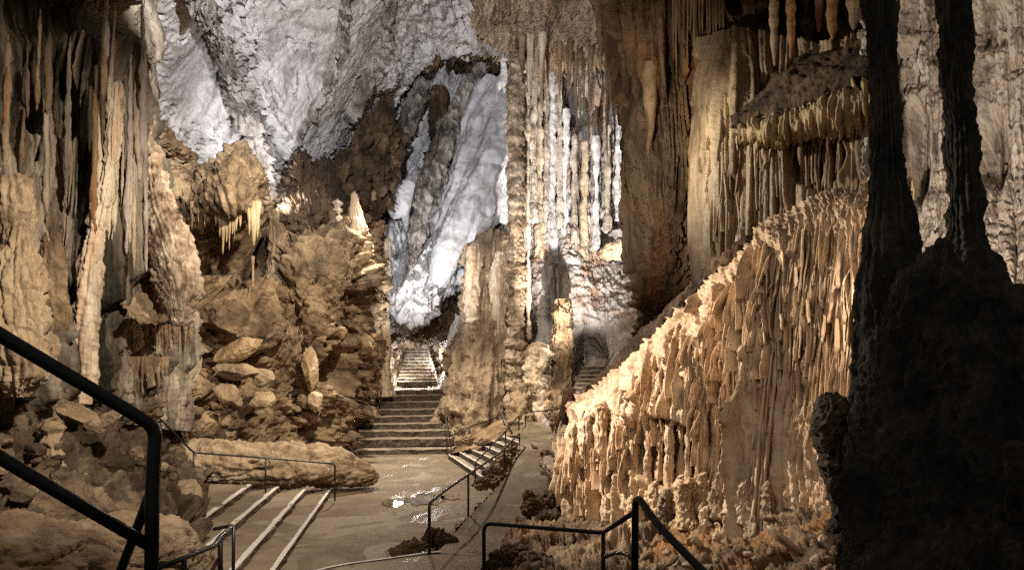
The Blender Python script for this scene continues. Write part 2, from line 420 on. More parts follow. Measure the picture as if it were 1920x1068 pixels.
STEELB = plain('worn_grey_steel', (.10, .10, .10), .42, .5, .2, 50)
EDGE = plain('worn_white_paint', (.66, .62, .55), .7, 0, .5, 22)

COLM = rock('knobbly_column_rock', [(.10, .065, .04), (.30, .21, .14), (.50, .40, .29), (.58, .48, .37)], 2.2, 0.9, stain=(.07, .04, .025), stain_amt=.7, bump=.7, bscale=9, bdist=.05, vein=.6)
FARW = rock('far_wall_calcite', [(.20, .16, .14), (.46, .42, .40), (.62, .60, .60), (.55, .47, .39)], 1.1, 0.3, stain=(.07, .06, .06), stain_amt=.8, stain_scale=(1.4, 1.4, .16), bump=.8, bscale=8, bdist=.05, rough=.5, stain2=((.46, .25, .14), .6, (.9, .9, .2)), vein=.7, vz=.35)
RISER = rock('shaded_stone_riser', [(.03, .022, .015), (.07, .052, .035), (.11, .085, .058), (.15, .115, .08)], 3, 1, bump=.9, bscale=14, bdist=.03, vein=.5, vs=4)  # riser stone, darkened to put the shade below each tread into its colour
FLOW = rock('tawny_flowstone', [(.11, .075, .045), (.28, .20, .13), (.44, .33, .22), (.36, .24, .15)], 1.2, 0.35, stain=(.06, .04, .028), stain_amt=.75, stain_scale=(1.6, 1.6, .25), bump=.8, bscale=9, bdist=.05, vein=.6, vz=.4)
SOOTG = rock('dull_grey_canopy_rock', [(.02, .018, .016), (.05, .044, .038), (.085, .072, .06), (.10, .082, .065)], .8, .8, bump=.6, bscale=10, bdist=.03, vein=.1, mid=.4)
def concrete(name, wet=True):
    m = rock(name, [(.13, .098, .062), (.185, .14, .09), (.22, .17, .112), (.27, .21, .145)], 0.55, 1, stain=(.085, .066, .046), stain_amt=.5, stain_scale=(.5, .8, .5), bump=.35, bscale=9, bdist=.018, rough=.8, spec=.15, vein=.3, vs=.7, vz=1, mid=.03)
    N, L = m.node_tree.nodes, m.node_tree.links
    b = [n for n in N if n.type == 'BSDF_PRINCIPLED'][0]
    if wet:
        g = [n for n in N if n.type == 'NEW_GEOMETRY'][0]
        mp = N.new('ShaderNodeMapping'); mp.inputs['Scale'].default_value = (.62, .30, 1); mp.inputs['Location'].default_value = (.35, .2, 0)
        L.new(g.outputs['Position'], mp.inputs[0])
        n = N.new('ShaderNodeTexNoise'); n.inputs['Scale'].default_value = 1; n.inputs['Detail'].default_value = 6; n.inputs['Roughness'].default_value = .62; n.inputs['Distortion'].default_value = 1.0
        L.new(mp.outputs[0], n.inputs['Vector'])
        mr = N.new('ShaderNodeMapRange'); mr.inputs[1].default_value = .575; mr.inputs[2].default_value = .60
        L.new(n.outputs['Fac'], mr.inputs[0])
        old = b.inputs['Roughness'].links[0].from_socket
        mx = N.new('ShaderNodeMix'); L.new(mr.outputs[0], mx.inputs[0]); L.new(old, mx.inputs[2]); mx.inputs[3].default_value = .36
        L.new(mx.outputs[0], b.inputs['Roughness'])
        # dry pale patches
        n3 = N.new('ShaderNodeTexNoise'); n3.inputs['Scale'].default_value = 1; n3.inputs['Detail'].default_value = 5; n3.inputs['Distortion'].default_value = 1.2
        mp3 = N.new('ShaderNodeMapping'); mp3.inputs['Scale'].default_value = (.55, .42, 1); mp3.inputs['Location'].default_value = (4.1, 7.7, 0)
        L.new(g.outputs['Position'], mp3.inputs[0]); L.new(mp3.outputs[0], n3.inputs['Vector'])
        m3 = N.new('ShaderNodeMapRange'); m3.inputs[1].default_value = .56; m3.inputs[2].default_value = .575; m3.inputs[4].default_value = .75
        L.new(n3.outputs['Fac'], m3.inputs[0])
        src = b.inputs['Base Color'].links[0].from_socket
        c3 = N.new('ShaderNodeMix'); c3.data_type = 'RGBA'; L.new(m3.outputs[0], c3.inputs[0]); L.new(src, c3.inputs[6]); c3.inputs[7].default_value = (.30, .245, .185, 1)
        # darker where wet
        c4 = N.new('ShaderNodeMix'); c4.data_type = 'RGBA'; c4.blend_type = 'MULTIPLY'; L.new(mr.outputs[0], c4.inputs[0]); L.new(c3.outputs[2], c4.inputs[6]); c4.inputs[7].default_value = (.72, .72, .72, 1)
        L.new(c4.outputs[2], b.inputs['Base Color'])
        bn = b.inputs['Normal'].links[0].from_node
        inv = N.new('ShaderNodeMapRange'); inv.inputs[1].default_value = .575; inv.inputs[2].default_value = .60; inv.inputs[3].default_value = .35; inv.inputs[4].default_value = .03
        L.new(n.outputs['Fac'], inv.inputs[0]); L.new(inv.outputs[0], bn.inputs['Strength'])
    return m
CONC = concrete('wet_concrete'); CONCD = rock('stair_concrete', [(.20, .16, .115), (.28, .225, .16), (.34, .28, .205), (.38, .32, .24)], .8, 1, stain=(.12, .09, .065), stain_amt=.5, bump=.5, bscale=9, bdist=.02, vein=.3, mid=.3)

# ------------------------------------------------------------------ displacement recipes
def d_rocky(amp=.5, f=.5, pits=0.0, grain=(1, 1, 1), fac=0.0, ff=1.0, crest=.45):
    def fn(q):
        p = q['p']*np.array(grain)
        w = p+0.35/f*np.stack([vn(p*f*.8+3), vn(p*f*.8+30), vn(p*f*.8+60)], 1)
        d = amp*(fbm(w*f, 6, .62, 1)+crest*fbm(p*f*3.1, 4, .6, 2))
        if fac: d += fac*facet(p, ff)
        if pits: d -= pits*sm(vn(p*f*1.3+80), .35, .6)
        return d
    return fn

def add(*fs):
    return lambda q: sum(f(q) for f in fs)

def d_drape(amp, w, ln, seed, **k):
    return lambda q: amp*drape(q['s'], q['t'], w, ln, seed, **k)

def d_fine(amp, f, sz=.3, kind=1):
    return lambda q: amp*fbm_s(q['p']*np.array([f, f, f*sz]), 4, .55, kind)

# ------------------------------------------------------------------ cave shell (the setting)
# deep back wall closing the cave
patch('cave_back_wall', [[(-900, y, 56), (300, y, 52), (1000, y, 52), (1700, y, 50), (2900, y, 46)] for y in (-500, 100, 600, 1000)],
      d_rocky(1.6, .3), BROWN, step=9, kind='structure')

# smooth grey vault at the upper left, with a rough diagonal seam
def vault(q):
    X, Y, p = q['X'], q['Y'], q['p']
    g = np.array([1.0, .8, .42])
    pr = p.copy(); a = .5
    pr[:, 0], pr[:, 2] = p[:, 0]*math.cos(a)+p[:, 2]*math.sin(a), -p[:, 0]*math.sin(a)+p[:, 2]*math.cos(a)
    smooth = .38*fbm(pr*.22, 4, .45)+.05*fbm(pr*1.1*g, 5, .55, 2)
    roughd = .75*fbm_s(pr*np.array([1.0, .8, .35]), 6, .66, 2)+.16*facet(pr*np.array([1, 1, .5]), 1.4)
    seam = sm(X, 352+.36*Y+14*vn(p*.9), 385+.36*Y)*(1-sm(X, 440+.26*Y+14*vn(p*.9+7), 500+.26*Y))
    low = sm(Y+.12*X, 235, 330)*(1-sm(X, 460, 520))
    right = sm(X+.55*Y, 700, 850)
    m = np.clip(np.maximum(np.maximum(seam, low*.8), right*.9), 0, 1)
    cracks = -.8*sm(fbm(pr*np.array([.7, .6, .18])+5, 5, .62, 2), .34, .52)
    return smooth+m*roughd+cracks*(1-.5*m)
patch('cave_ceiling', [
    [(170, -160, 14), (300, -160, 14.5), (430, -160, 16), (540, -160, 17.5), (660, -160, 19), (760, -160, 20.5), (820, -160, 22), (900, -160, 24)],
    [(190, -20, 16), (300, -20, 17), (430, -20, 19.5), (540, -20, 21), (660, -20, 22.5), (750, -20, 24.5), (810, -20, 26), (880, -20, 28.5)],
    [(210, 110, 19), (310, 110, 19.5), (430, 110, 22), (540, 110, 24), (650, 100, 25.5), (730, 60, 27.5), (800, 50, 29.5), (900, 75, 31)],
    [(230, 240, 21), (320, 240, 21.5), (430, 240, 24), (540, 240, 26), (620, 210, 27.5), (715, 120, 29.5), (820, 68, 31.5), (990, 108, 32)],
    [(260, 340, 22.5), (340, 340, 23), (430, 340, 25.5), (520, 350, 27.5), (590, 330, 28.5), (700, 190, 31), (820, 90, 33), (990, 125, 34)],
    [(290, 430, 24.5), (370, 430, 25), (440, 430, 26.5), (510, 430, 28.5), (560, 430, 30), (700, 260, 35), (830, 130, 37), (990, 150, 38)]],
    vault, GREY, kind='structure', crunch=(2.4, 12, .35))
for pth, mm in (([(345, -120, 14.6, 16), (372, -20, 17.4, 26), (400, 60, 19.6, 26), (436, 150, 22.2, 24), (470, 240, 24.2, 22), (496, 320, 25.6, 20), (512, 400, 26.6, 20), (516, 430, 27, 18)], GREY2),
                ([(640, -100, 18.6, 8), (650, 0, 22.4, 14), (628, 90, 24.6, 12), (606, 170, 26, 10), (560, 250, 26.6, 8), (545, 300, 27, 6)], GREY2),
                ([(735, -60, 22.5, 10), (722, 40, 26.2, 22), (700, 110, 28, 22), (676, 170, 28.6, 16), (648, 230, 29, 10)], GREY2),
                ([(238, -60, 15.6, 16), (246, 60, 17.0, 20), (256, 160, 18.6, 22), (282, 240, 20.2, 30), (330, 300, 21.8, 34), (360, 340, 22.5, 26)], BROWN)):
    tube('cave_rib', pth, add(d_rocky(.3, 1.1, grain=(1, 1, .5), crest=.8, fac=.12, ff=1.8), d_drape(.15, .2, 1.2, 9, sharp=.9)), mm, flat=.5, kind='structure', crunch=(7, 13, .5))

# recess arch above the white slab, its shade also put into the dark colour
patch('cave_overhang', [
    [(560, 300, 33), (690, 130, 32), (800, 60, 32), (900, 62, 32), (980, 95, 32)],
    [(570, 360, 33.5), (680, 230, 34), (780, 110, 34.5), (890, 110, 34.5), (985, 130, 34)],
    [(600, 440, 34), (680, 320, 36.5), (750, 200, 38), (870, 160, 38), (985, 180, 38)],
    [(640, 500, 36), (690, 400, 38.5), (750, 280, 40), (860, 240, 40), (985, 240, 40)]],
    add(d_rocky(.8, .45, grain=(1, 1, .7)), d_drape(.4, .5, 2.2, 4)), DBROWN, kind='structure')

# rough grey-white rock face between the tunnel and the slab, grain slanting down to the left
def slant(q):
    p = q['p'].copy(); a = .48
    x, z = p[:, 0].copy(), p[:, 2].copy()
    p[:, 0], p[:, 2] = x*math.cos(a)-z*math.sin(a), x*math.sin(a)+z*math.cos(a)
    X, Y = q['X'], q['Y']
    d = .9*fbm_s(p*np.array([.55, .5, .18]), 6, .66, 2)+.3*fbm(p*np.array([1.6, 1.5, .7]), 4, .6, 1)
    band = np.exp(-((X-(868-.42*(Y-200)))/24)**2)*sm(Y, 150, 220)*(1-sm(Y, 480, 560))
    band2 = np.exp(-((X-(742-.5*(Y-280)))/20)**2)*sm(Y, 220, 260)*(1-sm(Y, 460, 520))
    return d-1.0*band-.8*band2+.25*facet(p*np.array([1, 1, .45]), 1.5)
patch('cave_wall', [
    [(680, 60, 37), (760, 60, 36.5), (850, 70, 36.5), (930, 80, 36), (1010, 90, 36)],
    [(670, 200, 35), (750, 190, 35.5), (850, 180, 36), (930, 170, 36), (1010, 180, 36)],
    [(640, 330, 33.5), (720, 330, 34), (810, 330, 35), (900, 330, 36), (1010, 330, 36)],
    [(670, 450, 33), (740, 450, 33), (800, 460, 33.5), (880, 450, 35), (1010, 450, 36)],
    [(700, 540, 33), (740, 560, 32.7), (800, 560, 33), (870, 500, 34.5), (1010, 500, 36)],
    [(712, 590, 33.5), (745, 612, 33.4), (795, 590, 33.4), (850, 530, 34.5), (1010, 540, 36)],
    [(712, 600, 36), (745, 618, 37), (800, 610, 38), (855, 560, 38), (1010, 560, 39)]],
    slant, GREYB, kind='structure', crunch=(6, 13, .35))

# dark slanting ribs of bare rock left of the white slab
for pth in ([(908, 120, 34.9, 12), (858, 215, 34.3, 17), (812, 320, 33.6, 17), (784, 430, 33.0, 13), (766, 520, 33, 9), (756, 570, 33, 6)],
            [(796, 150, 35.3, 8), (752, 260, 34.2, 13), (716, 350, 33.2, 10), (700, 420, 32.6, 7), (696, 450, 32.4, 5)],
            [(820, 160, 35, 8), (822, 210, 35, 17), (828, 280, 34.8, 16), (810, 330, 34.2, 10)]):
    tube('cave_rib', pth, add(d_rocky(.35, .8, grain=(1, 1, .5), crest=.7), d_drape(.2, .2, 2, 9)), DBROWN if pth[0][0] == 820 else GREY2, kind='structure', crunch=(6, 12, .4))
# dark undercut over the tunnel mouth
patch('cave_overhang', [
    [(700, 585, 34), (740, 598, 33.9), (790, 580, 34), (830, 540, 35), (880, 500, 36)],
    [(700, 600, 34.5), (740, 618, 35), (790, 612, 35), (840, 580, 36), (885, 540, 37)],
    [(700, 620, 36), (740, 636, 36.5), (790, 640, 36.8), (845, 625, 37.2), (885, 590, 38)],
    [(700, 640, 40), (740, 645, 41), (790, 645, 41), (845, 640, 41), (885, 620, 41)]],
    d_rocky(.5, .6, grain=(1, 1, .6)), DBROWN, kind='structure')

# tunnel: far wall and side walls, lit from inside
patch('tunnel_wall', [
    [(690, 560, 47), (760, 600, 46), (800, 620, 45.5), (830, 600, 44), (900, 540, 42)],
    [(690, 640, 46), (745, 645, 45), (785, 648, 45.5), (815, 645, 45.5), (835, 640, 43), ][:5],
    [(700, 700, 40), (742, 690, 42), (768, 690, 43.5), (815, 690, 45), (850, 700, 40)],
    [(705, 750, 37), (735, 735, 38.5), (765, 725, 41), (815, 730, 42), (860, 740, 37)]],
    add(d_rocky(.55, .8), d_drape(.5, .5, 1.6, 8)), CREAM, kind='structure', crunch=(5, 11, .5))

# brown rough wall at the left middle, full of breakdown and hollows
def crumble(q):
    p, X, Y = q['p'], q['X'], q['Y']
    w = p+.4*np.stack([vn(p*.6+3), vn(p*.6+30), vn(p*.6+60)], 1)
    d = .75*fbm(w*.42, 6, .6, 1)+.6*facet(w, .8)+.3*facet(p+5, 1.9)+.12*facet(p+9, 4.2)+.15*fbm(p*2.5, 4, .65, 2)
    d -= 2.4*blob(X, Y, 640, 690, 38, 52, .35)+1.3*blob(X, Y, 560, 745, 26, 40)+1.8*blob(X, Y, 440, 500, 80, 44)+2.6*blob(X, Y, 500, 480, 16, 60)
    d -= 1.0*blob(X, Y, 690, 590, 16, 34)+.9*blob(X, Y, 660, 620, 16, 26)
    d += 1.1*blob(X, Y, 440, 600, 85, 66, .6)+.8*blob(X, Y, 600, 500, 70, 90, .7)
    rim = np.exp(-((X-712)/16)**2)
    return d*(1-.4*rim)
patch('cave_wall', [
    [(250, 300, 20), (340, 330, 22), (430, 340, 24), (520, 350, 26.5), (600, 330, 27.5), (670, 350, 28.5), (700, 380, 30), (715, 400, 33)],
    [(250, 420, 19.5), (340, 420, 22), (430, 430, 24.5), (520, 430, 26), (600, 410, 26), (670, 430, 27), (700, 440, 29), (722, 450, 33)],
    [(240, 520, 19), (330, 520, 21), (430, 530, 23.5), (520, 530, 25), (600, 520, 24.8), (670, 520, 26.5), (705, 520, 29), (726, 520, 34)],
    [(230, 620, 17), (320, 620, 20), (430, 620, 22), (520, 620, 23.8), (600, 620, 24.4), (670, 620, 26.5), (708, 620, 29.5), (724, 620, 35)],
    [(220, 720, 15.5), (320, 720, 19.5), (430, 720, 22), (520, 720, 23.5), (600, 720, 24.4), (670, 720, 27), (708, 720, 30.5), (722, 715, 35)],
    [(210, 800, 14.5), (320, 800, 19), (430, 800, 21.5), (520, 800, 23.3), (600, 790, 24.6), (650, 790, 27), (700, 765, 30.5), (718, 740, 34.5)],
    [(200, 880, 14), (320, 870, 19), (430, 870, 21.5), (520, 860, 23), (600, 850, 25), (648, 845, 27.8), (664, 850, 28.8), (690, 825, 31)]],
    crumble, BROWN, kind='structure', crunch=(6, 15, .8), key='leftmid')

# left wall: algae-dark draperies close by
def leftwall(q):
    X, Y = q['X'], q['Y']
    d = .55*drape(q['s'], q['t'], .42, 4.5, 21, taper=.5)+.28*drape(q['s']+.2, q['t'], .16, 2.6, 22)+.09*drape(q['s'], q['t'], .06, 1.2, 23)
    d += .5*fbm(q['p']*np.array([.45, .45, .18]), 5, .5, 1)+.05*fbm_s(q['p']*np.array([4, 4, 1.2]), 3, .6, 2)
    d -= 1.0*blob(X, Y, 125, 200, 26, 90)+.8*blob(X, Y, 165, 30, 60, 50)+.7*blob(X, Y, 70, 440, 30, 130)+.6*blob(X, Y, 165, 330, 26, 60)+.8*blob(X, Y, 118, 610, 22, 80)
    d -= .5*blob(X, Y, 60, 20, 90, 60)
    flat = np.maximum(blob(X, Y, 80, 130, 34, 60), blob(X, Y, 40, 230, 26, 60))
    return d*(1-.75*flat)
patch('cave_wall', [
    [(-420, -160, 9), (-160, -160, 10), (0, -160, 11), (110, -160, 12), (180, -160, 13), (218, -160, 14.2), (240, -160, 17), (250, -160, 20)],
    [(-420, 0, 9.5), (-160, 0, 10.5), (0, 0, 11.5), (110, 0, 12.2), (180, 0, 12.8), (215, 0, 13.8), (236, 0, 16), (248, 0, 20)],
    [(-420, 180, 9.5), (-160, 180, 10.5), (0, 180, 11.7), (110, 180, 12.3), (178, 180, 12.6), (212, 180, 13.4), (240, 190, 16), (258, 200, 20)],
    [(-420, 360, 9), (-160, 360, 10), (0, 360, 11.2), (100, 360, 12), (168, 360, 12.4), (215, 360, 13.4), (256, 370, 16), (290, 380, 20)],
    [(-420, 540, 8.5), (-160, 540, 9.5), (-10, 540, 10.8), (90, 540, 11.8), (150, 540, 12.2), (200, 540, 13.4), (260, 540, 15.5), (330, 540, 19)],
    [(-420, 700, 8), (-160, 690, 9), (-10, 690, 10.2), (80, 690, 11.6), (140, 700, 12.4), (200, 710, 13.6), (270, 710, 15.5), (340, 720, 18)],
    [(-420, 830, 8), (-160, 800, 9), (-10, 790, 10.4), (80, 780, 11.9), (140, 780, 12.8), (200, 790, 13.8), (270, 800, 15.5), (340, 810, 18)]],
    leftwall, GREEN, kind='structure', crunch=(6, 14, .2))

# far wall behind the knobbly column
def backwall(q):
    X, Y, p = q['X'], q['Y'], q['p']
    up = 1-sm(Y, 400, 500)
    d = up*(1.0*drape(q['s'], q['t'], .75, 9, 31, taper=.3)+.5*drape(q['s'], q['t'], .3, 4, 32, taper=.4)+.25*drape(q['s'], q['t'], .14, 1.6, 36)+.2*fbm(p*np.array([1.6, 1.6, 1.1]), 4, .6, 2))
    d += (1-up)*(.45*fbm(p*.35, 3, .5)+.28*np.minimum(fbm_s(p*np.array([.8, .8, 1.5]), 5, .6, 1), .12)+.12*drape(q['s'], q['t'], .18, 1.8, 34))
    d -= 2.4*blob(X, Y, 1108, 668, 30, 52, .35)
    d -= 2.0*blob(X, Y, 1150, 440, 34, 40, .4)+1.5*blob(X, Y, 1080, 195, 26, 50, .5)+1.6*np.exp(-((X-994)/9)**2)*(1-sm(Y, 260, 320))+1.2*np.exp(-((X-1082)/8)**2)*(1-sm(Y, 420, 470))+.9*np.exp(-((X-1046)/6)**2)
    return d
patch('cave_wall', [
    [(940, -60, 40), (1000, -60, 40), (1060, -60, 40), (1120, -60, 41), (1180, -60, 41), (1260, -60, 41)],
    [(940, 110, 38.5), (1000, 110, 38), (1060, 110, 38), (1120, 110, 38.5), (1180, 110, 39), (1260, 110, 39)],
    [(940, 300, 38), (1000, 300, 37), (1060, 300, 37), (1120, 300, 37.5), (1180, 300, 38), (1260, 300, 38)],
    [(940, 440, 37.5), (1000, 440, 36), (1060, 440, 36), (1120, 440, 36.5), (1180, 440, 37), (1260, 440, 36)],
    [(940, 560, 36.5), (1000, 560, 34.5), (1060, 560, 34), (1120, 560, 34.5), (1180, 560, 34.5), (1260, 560, 33)],
    [(940, 660, 35.5), (1000, 660, 33.5), (1060, 660, 33), (1120, 660, 33), (1180, 660, 32), (1260, 660, 30)],
    [(940, 740, 34), (1000, 740, 31.5), (1045, 740, 30), (1120, 720, 32.5), (1180, 720, 31), (1260, 740, 28)],
    [(940, 800, 31), (1000, 800, 28), (1040, 800, 26.5), (1090, 800, 27), (1180, 790, 27), (1260, 800, 26)]],
    backwall, FARW, kind='structure', crunch=(5, 11, .45))

# crusted ceiling above the middle
patch('cave_ceiling', [
    [(680, -200, 24), (800, -200, 25), (960, -200, 25), (1060, -200, 25), (1150, -200, 24), (1240, -200, 23)],
    [(720, -60, 27), (850, -60, 28), (960, -60, 28), (1060, -60, 28), (1150, -60, 27), (1240, -60, 26)],
    [(760, 20, 30), (860, 20, 30), (960, 30, 30), (1050, 30, 29.5), (1130, 20, 28.5), (1220, 20, 28)],
    [(780, 48, 31.5), (880, 62, 31.5), (965, 90, 31), (1040, 95, 31), (1110, 95, 30), (1220, 60, 29.5)],
    [(790, 60, 35), (880, 90, 35), (970, 115, 34.5), (1040, 125, 34.5), (1100, 120, 34), (1220, 80, 33)]],
    add(d_rocky(.35, .9, crest=.8, fac=.2, ff=1.6), d_drape(.45, .22, 1.3, 41)), FLOW, kind='structure', crunch=(9, 8, .9))

# dark ceiling over the curtains
patch('cave_ceiling', [
    [(1180, -220, 17), (1350, -220, 15), (1500, -220, 13.5), (1700, -220, 12), (2200, -220, 11)],
    [(1200, -60, 21), (1350, -60, 20), (1500, -60, 19), (1700, -60, 17), (2200, -60, 15)],
    [(1220, 60, 24), (1350, 70, 23), (1500, 60, 22), (1700, 60, 20), (2200, 60, 18)],
    [(1220, 200, 26), (1350, 200, 25), (1500, 200, 24), (1700, 200, 22), (2200, 200, 20)]],
    add(d_rocky(.5, .6), d_drape(.7, .3, 3.0, 43, fill=.5)), BROWN, kind='structure')

# far right wall of whitish draperies
def qwall(q):
    X, Y, p = q['X'], q['Y'], q['p']
    d = .4*drape(q['s'], q['t'], .42, 3.4, 51, taper=.35)+.16*drape(q['s'], q['t'], .15, 1.0, 52)+.22*fbm(p*np.array([1.6, 1.6, 1.1]), 5, .62, 2)
    d -= .8*blob(X, Y, 1722, 290, 26, 100, .3)+.7*blob(X, Y, 1865, 290, 30, 80)+1.6*blob(X, Y, 1755, 540, 40, 80, .3)
    return d
patch('cave_wall', [
    [(1620, -180, 14.5), (1720, -180, 13.5), (1800, -180, 13), (1880, -180, 12.5), (2000, -180, 12), (2350, -180, 11)],
    [(1620, 60, 15), (1720, 60, 14), (1800, 60, 13.6), (1880, 60, 13), (2000, 60, 12.5), (2350, 60, 11.5)],
    [(1620, 300, 15), (1720, 300, 14), (1800, 300, 13.6), (1880, 300, 13), (2000, 300, 12.5), (2350, 300, 11.5)],
    [(1620, 520, 14.5), (1720, 520, 13.6), (1800, 520, 13.2), (1880, 520, 12.4), (2000, 520, 12), (2350, 520, 11)],
    [(1620, 760, 13), (1720, 760, 12.4), (1800, 760, 12), (1880, 760, 11.5), (2000, 760, 11), (2350, 760, 10)],
    [(1620, 1050, 11), (1720, 1050, 10.5), (1800, 1050, 10), (1880, 1050, 9.5), (2000, 1050, 9), (2350, 1050, 8)]],
    qwall, QROCK, kind='structure', crunch=(6, 14, .4))

# dark earthy slope lower left
patch('rocky_slope', [
    [(-360, 700, 11), (-40, 720, 12), (90, 730, 13.5), (210, 770, 15), (320, 830, 18), (400, 860, 20)],
    [(-360, 820, 9), (-40, 800, 10), (90, 800, 11.6), (210, 830, 13), (310, 880, 15.5), (380, 910, 17)],
    [(-360, 900, 7.5), (-40, 880, 8.5), (90, 890, 9.8), (210, 900, 11), (310, 925, 12.8), (372, 945, 14.5)],
    [(-360, 1000, 6.5), (-40, 960, 7.2), (90, 965, 8.2), (210, 965, 9.2), (310, 980, 10.5), (385, 1000, 12)],
    [(-360, 1200, 5), (-40, 1150, 6), (90, 1150, 6.8), (210, 1150, 7.5), (310, 1150, 8.5), (380, 1150, 9.5)]],
    d_rocky(.34, .9, fac=.34, ff=1.4), DSLOPE, kind='structure', crunch=(4, 22, 1.2), key='slope')

# earth bank under the fan on the right
patch('rocky_slope', [
    [(1000, 835, 22), (1060, 860, 18), (1130, 900, 16.5), (1250, 900, 15), (1420, 900, 13), (1600, 900, 11), (1800, 880, 9)],
    [(1020, 900, 18), (1060, 910, 16.2), (1130, 940, 15), (1250, 950, 13.8), (1420, 950, 12), (1600, 950, 10), (1800, 930, 8)],
    [(985, 960, 15), (1050, 960, 14.2), (1130, 975, 13.5), (1250, 985, 12.5), (1420, 990, 10.8), (1600, 985, 9), (1800, 980, 7.5)],
    [(945, 1010, 12.6), (1030, 1010, 12.3), (1130, 1015, 11.8), (1250, 1025, 11), (1420, 1030, 9.6), (1600, 1030, 8), (1800, 1030, 6.8)],
    [(905, 1120, 10), (1020, 1120, 9.8), (1130, 1120, 9.4), (1250, 1120, 8.8), (1420, 1120, 7.8), (1600, 1120, 6.8), (1800, 1120, 6)]],
    d_rocky(.22, 1.1, fac=.16, ff=1.8), MASSM, kind='structure')

# ------------------------------------------------------------------ floor
def sheet(name, rows, mat, disp=.012, step=4.0, lab=None):
    """ground sheet from rows of (px,py,z)"""
    R = np.array([[[(x-960)*(EYE-z)/(y-HOR), (EYE-z)*F/(y-HOR), z] for x, y, z in r] for r in rows])
    px = np.array(rows, float)
    nv = max(6, int(np.linalg.norm(np.diff(px[..., :2], axis=0), axis=2).sum(0).max()/step))
    nu = max(6, int(np.linalg.norm(np.diff(px[..., :2], axis=1), axis=2).sum(1).max()/step))
    G = crom(crom(R, nv, 0), nu, 1); p = G.reshape(-1, 3)
    p[:, 2] += disp*fbm(p*np.array([.9, .9, .9]), 4, .5)
    o = link_mesh(name, p, grid_faces(nv, nu), mat, origin='zero')
    tag(o, kind='structure'); return o
g = np.linspace(-26, 30, 90); h = np.linspace(-6, 60, 110)
GX, GY = np.meshgrid(g, h); V = np.stack([GX, GY, GX*0-.35+.1*vn(np.stack([GX.ravel()*.4, GY.ravel()*.4, GX.ravel()*0], 1)).reshape(GX.shape)], -1).reshape(-1, 3)
tag(link_mesh('cave_floor', V, grid_faces(110, 90), DSLOPE, origin='zero'), kind='structure')
sheet('plaza_floor', [[(250, 1400, 0), (620, 1400, 0), (1000, 1400, 0)], [(380, 1068, 0), (640, 1068, 0), (1000, 1068, 0)], [(470, 950, 0), (700, 950, 0), (1010, 950, 0)],
                      [(560, 880, 0), (740, 880, 0), (1020, 880, 0)], [(600, 840, 0), (760, 840, 0), (1000, 840, 0)]], CONC)
# the near walkway one step up, and the path climbing to the right
sheet('path', [[(330, 1500, .16), (700, 1500, .16), (1250, 1500, .16)], [(470, 1100, .16), (720, 1100, .16), (1010, 1100, .16)], [(590, 1068, .16), (760, 1060, .16), (1000, 1066, .16)],
               [(600, 1066, .16), (790, 1040, .16), (1000, 1040, .16)]], CONC, step=4)
sheet('path', [[(818, 1036, .165), (900, 1040, .165), (990, 1040, .165)], [(852, 1000, .19), (920, 1000, .19), (1010, 1000, .19)], [(884, 962, .3), (960, 962, .3), (1050, 962, .3)],
               [(925, 922, .5), (990, 922, .5), (1075, 922, .5)], [(952, 885, .75), (1010, 885, .75), (1080, 885, .75)], [(966, 855, .95), (1015, 855, .95), (1080, 855, .95)], [(976, 829, 1.1), (1015, 829, 1.1), (1075, 829, 1.1)],
               [(970, 810, 1.2), (1012, 810, 1.2), (1060, 810, 1.2)], [(985, 790, 1.45), (1020, 790, 1.45), (1075, 788, 1.5)]], CONC, step=3)
# retaining side of the path
side = [[(822, 1036, 12.35), (850, 1000, 13.7), (884, 962, 15.15), (925, 922, 16.7), (952, 886, 18.2), (966, 856, 20), (977, 831, 22.2)],
        [(820, 1040, 12.4), (846, 1006, 14.2), (872, 975, 15.7), (905, 945, 17.6), (925, 935, 18.5), (945, 925, 19.4), (962, 915, 20.2)]]
patch('path_edge', side, d_rocky(.10, 1.6), BROWN, step=2.5, kind='structure')
# ground between the small steps and the wide stairs
sheet('ground_bank', [[(842, 850, .02), (870, 846, .25), (905, 836, .5), (940, 822, .9), (975, 815, 1.15)], [(842, 835, .1), (870, 820, .5), (905, 812, .9), (940, 805, 1.15), (985, 800, 1.3)],
                      [(838, 790, 1.1), (870, 790, 1.1), (905, 785, 1.3), (950, 785, 1.45), (1000, 785, 1.5)]], BROWN, disp=.12, step=3)
PUD = plain('puddle_water', (.12, .10, .075), .035, 0, 0, 3)
def puddle(cx, cy, rx, ry, sd):
    n = 64; V = []
    for i in range(n):
        t = 2*math.pi*i/n
        r = 1+.45*float(vn(np.array([[math.cos(t)*1.4+sd, math.sin(t)*1.4, sd]]))[0])+.25*float(vn(np.array([[math.cos(t)*4+sd, math.sin(t)*4, sd]]))[0])
        x, y = cx+rx*r*math.cos(t), cy+ry*r*math.sin(t)
        V.append([(x-960)*(EYE-.02)/(y-HOR), (EYE-.02)*F/(y-HOR), .02])
    tag(link_mesh('puddle', np.array(V), [tuple(range(n))[::-1]], PUD, origin='zero', smooth=False), kind='structure')
for k, a_ in enumerate([(792, 936, 46, 9), (735, 942, 18, 6), (846, 930, 16, 5)]): puddle(*a_, k*3.7)
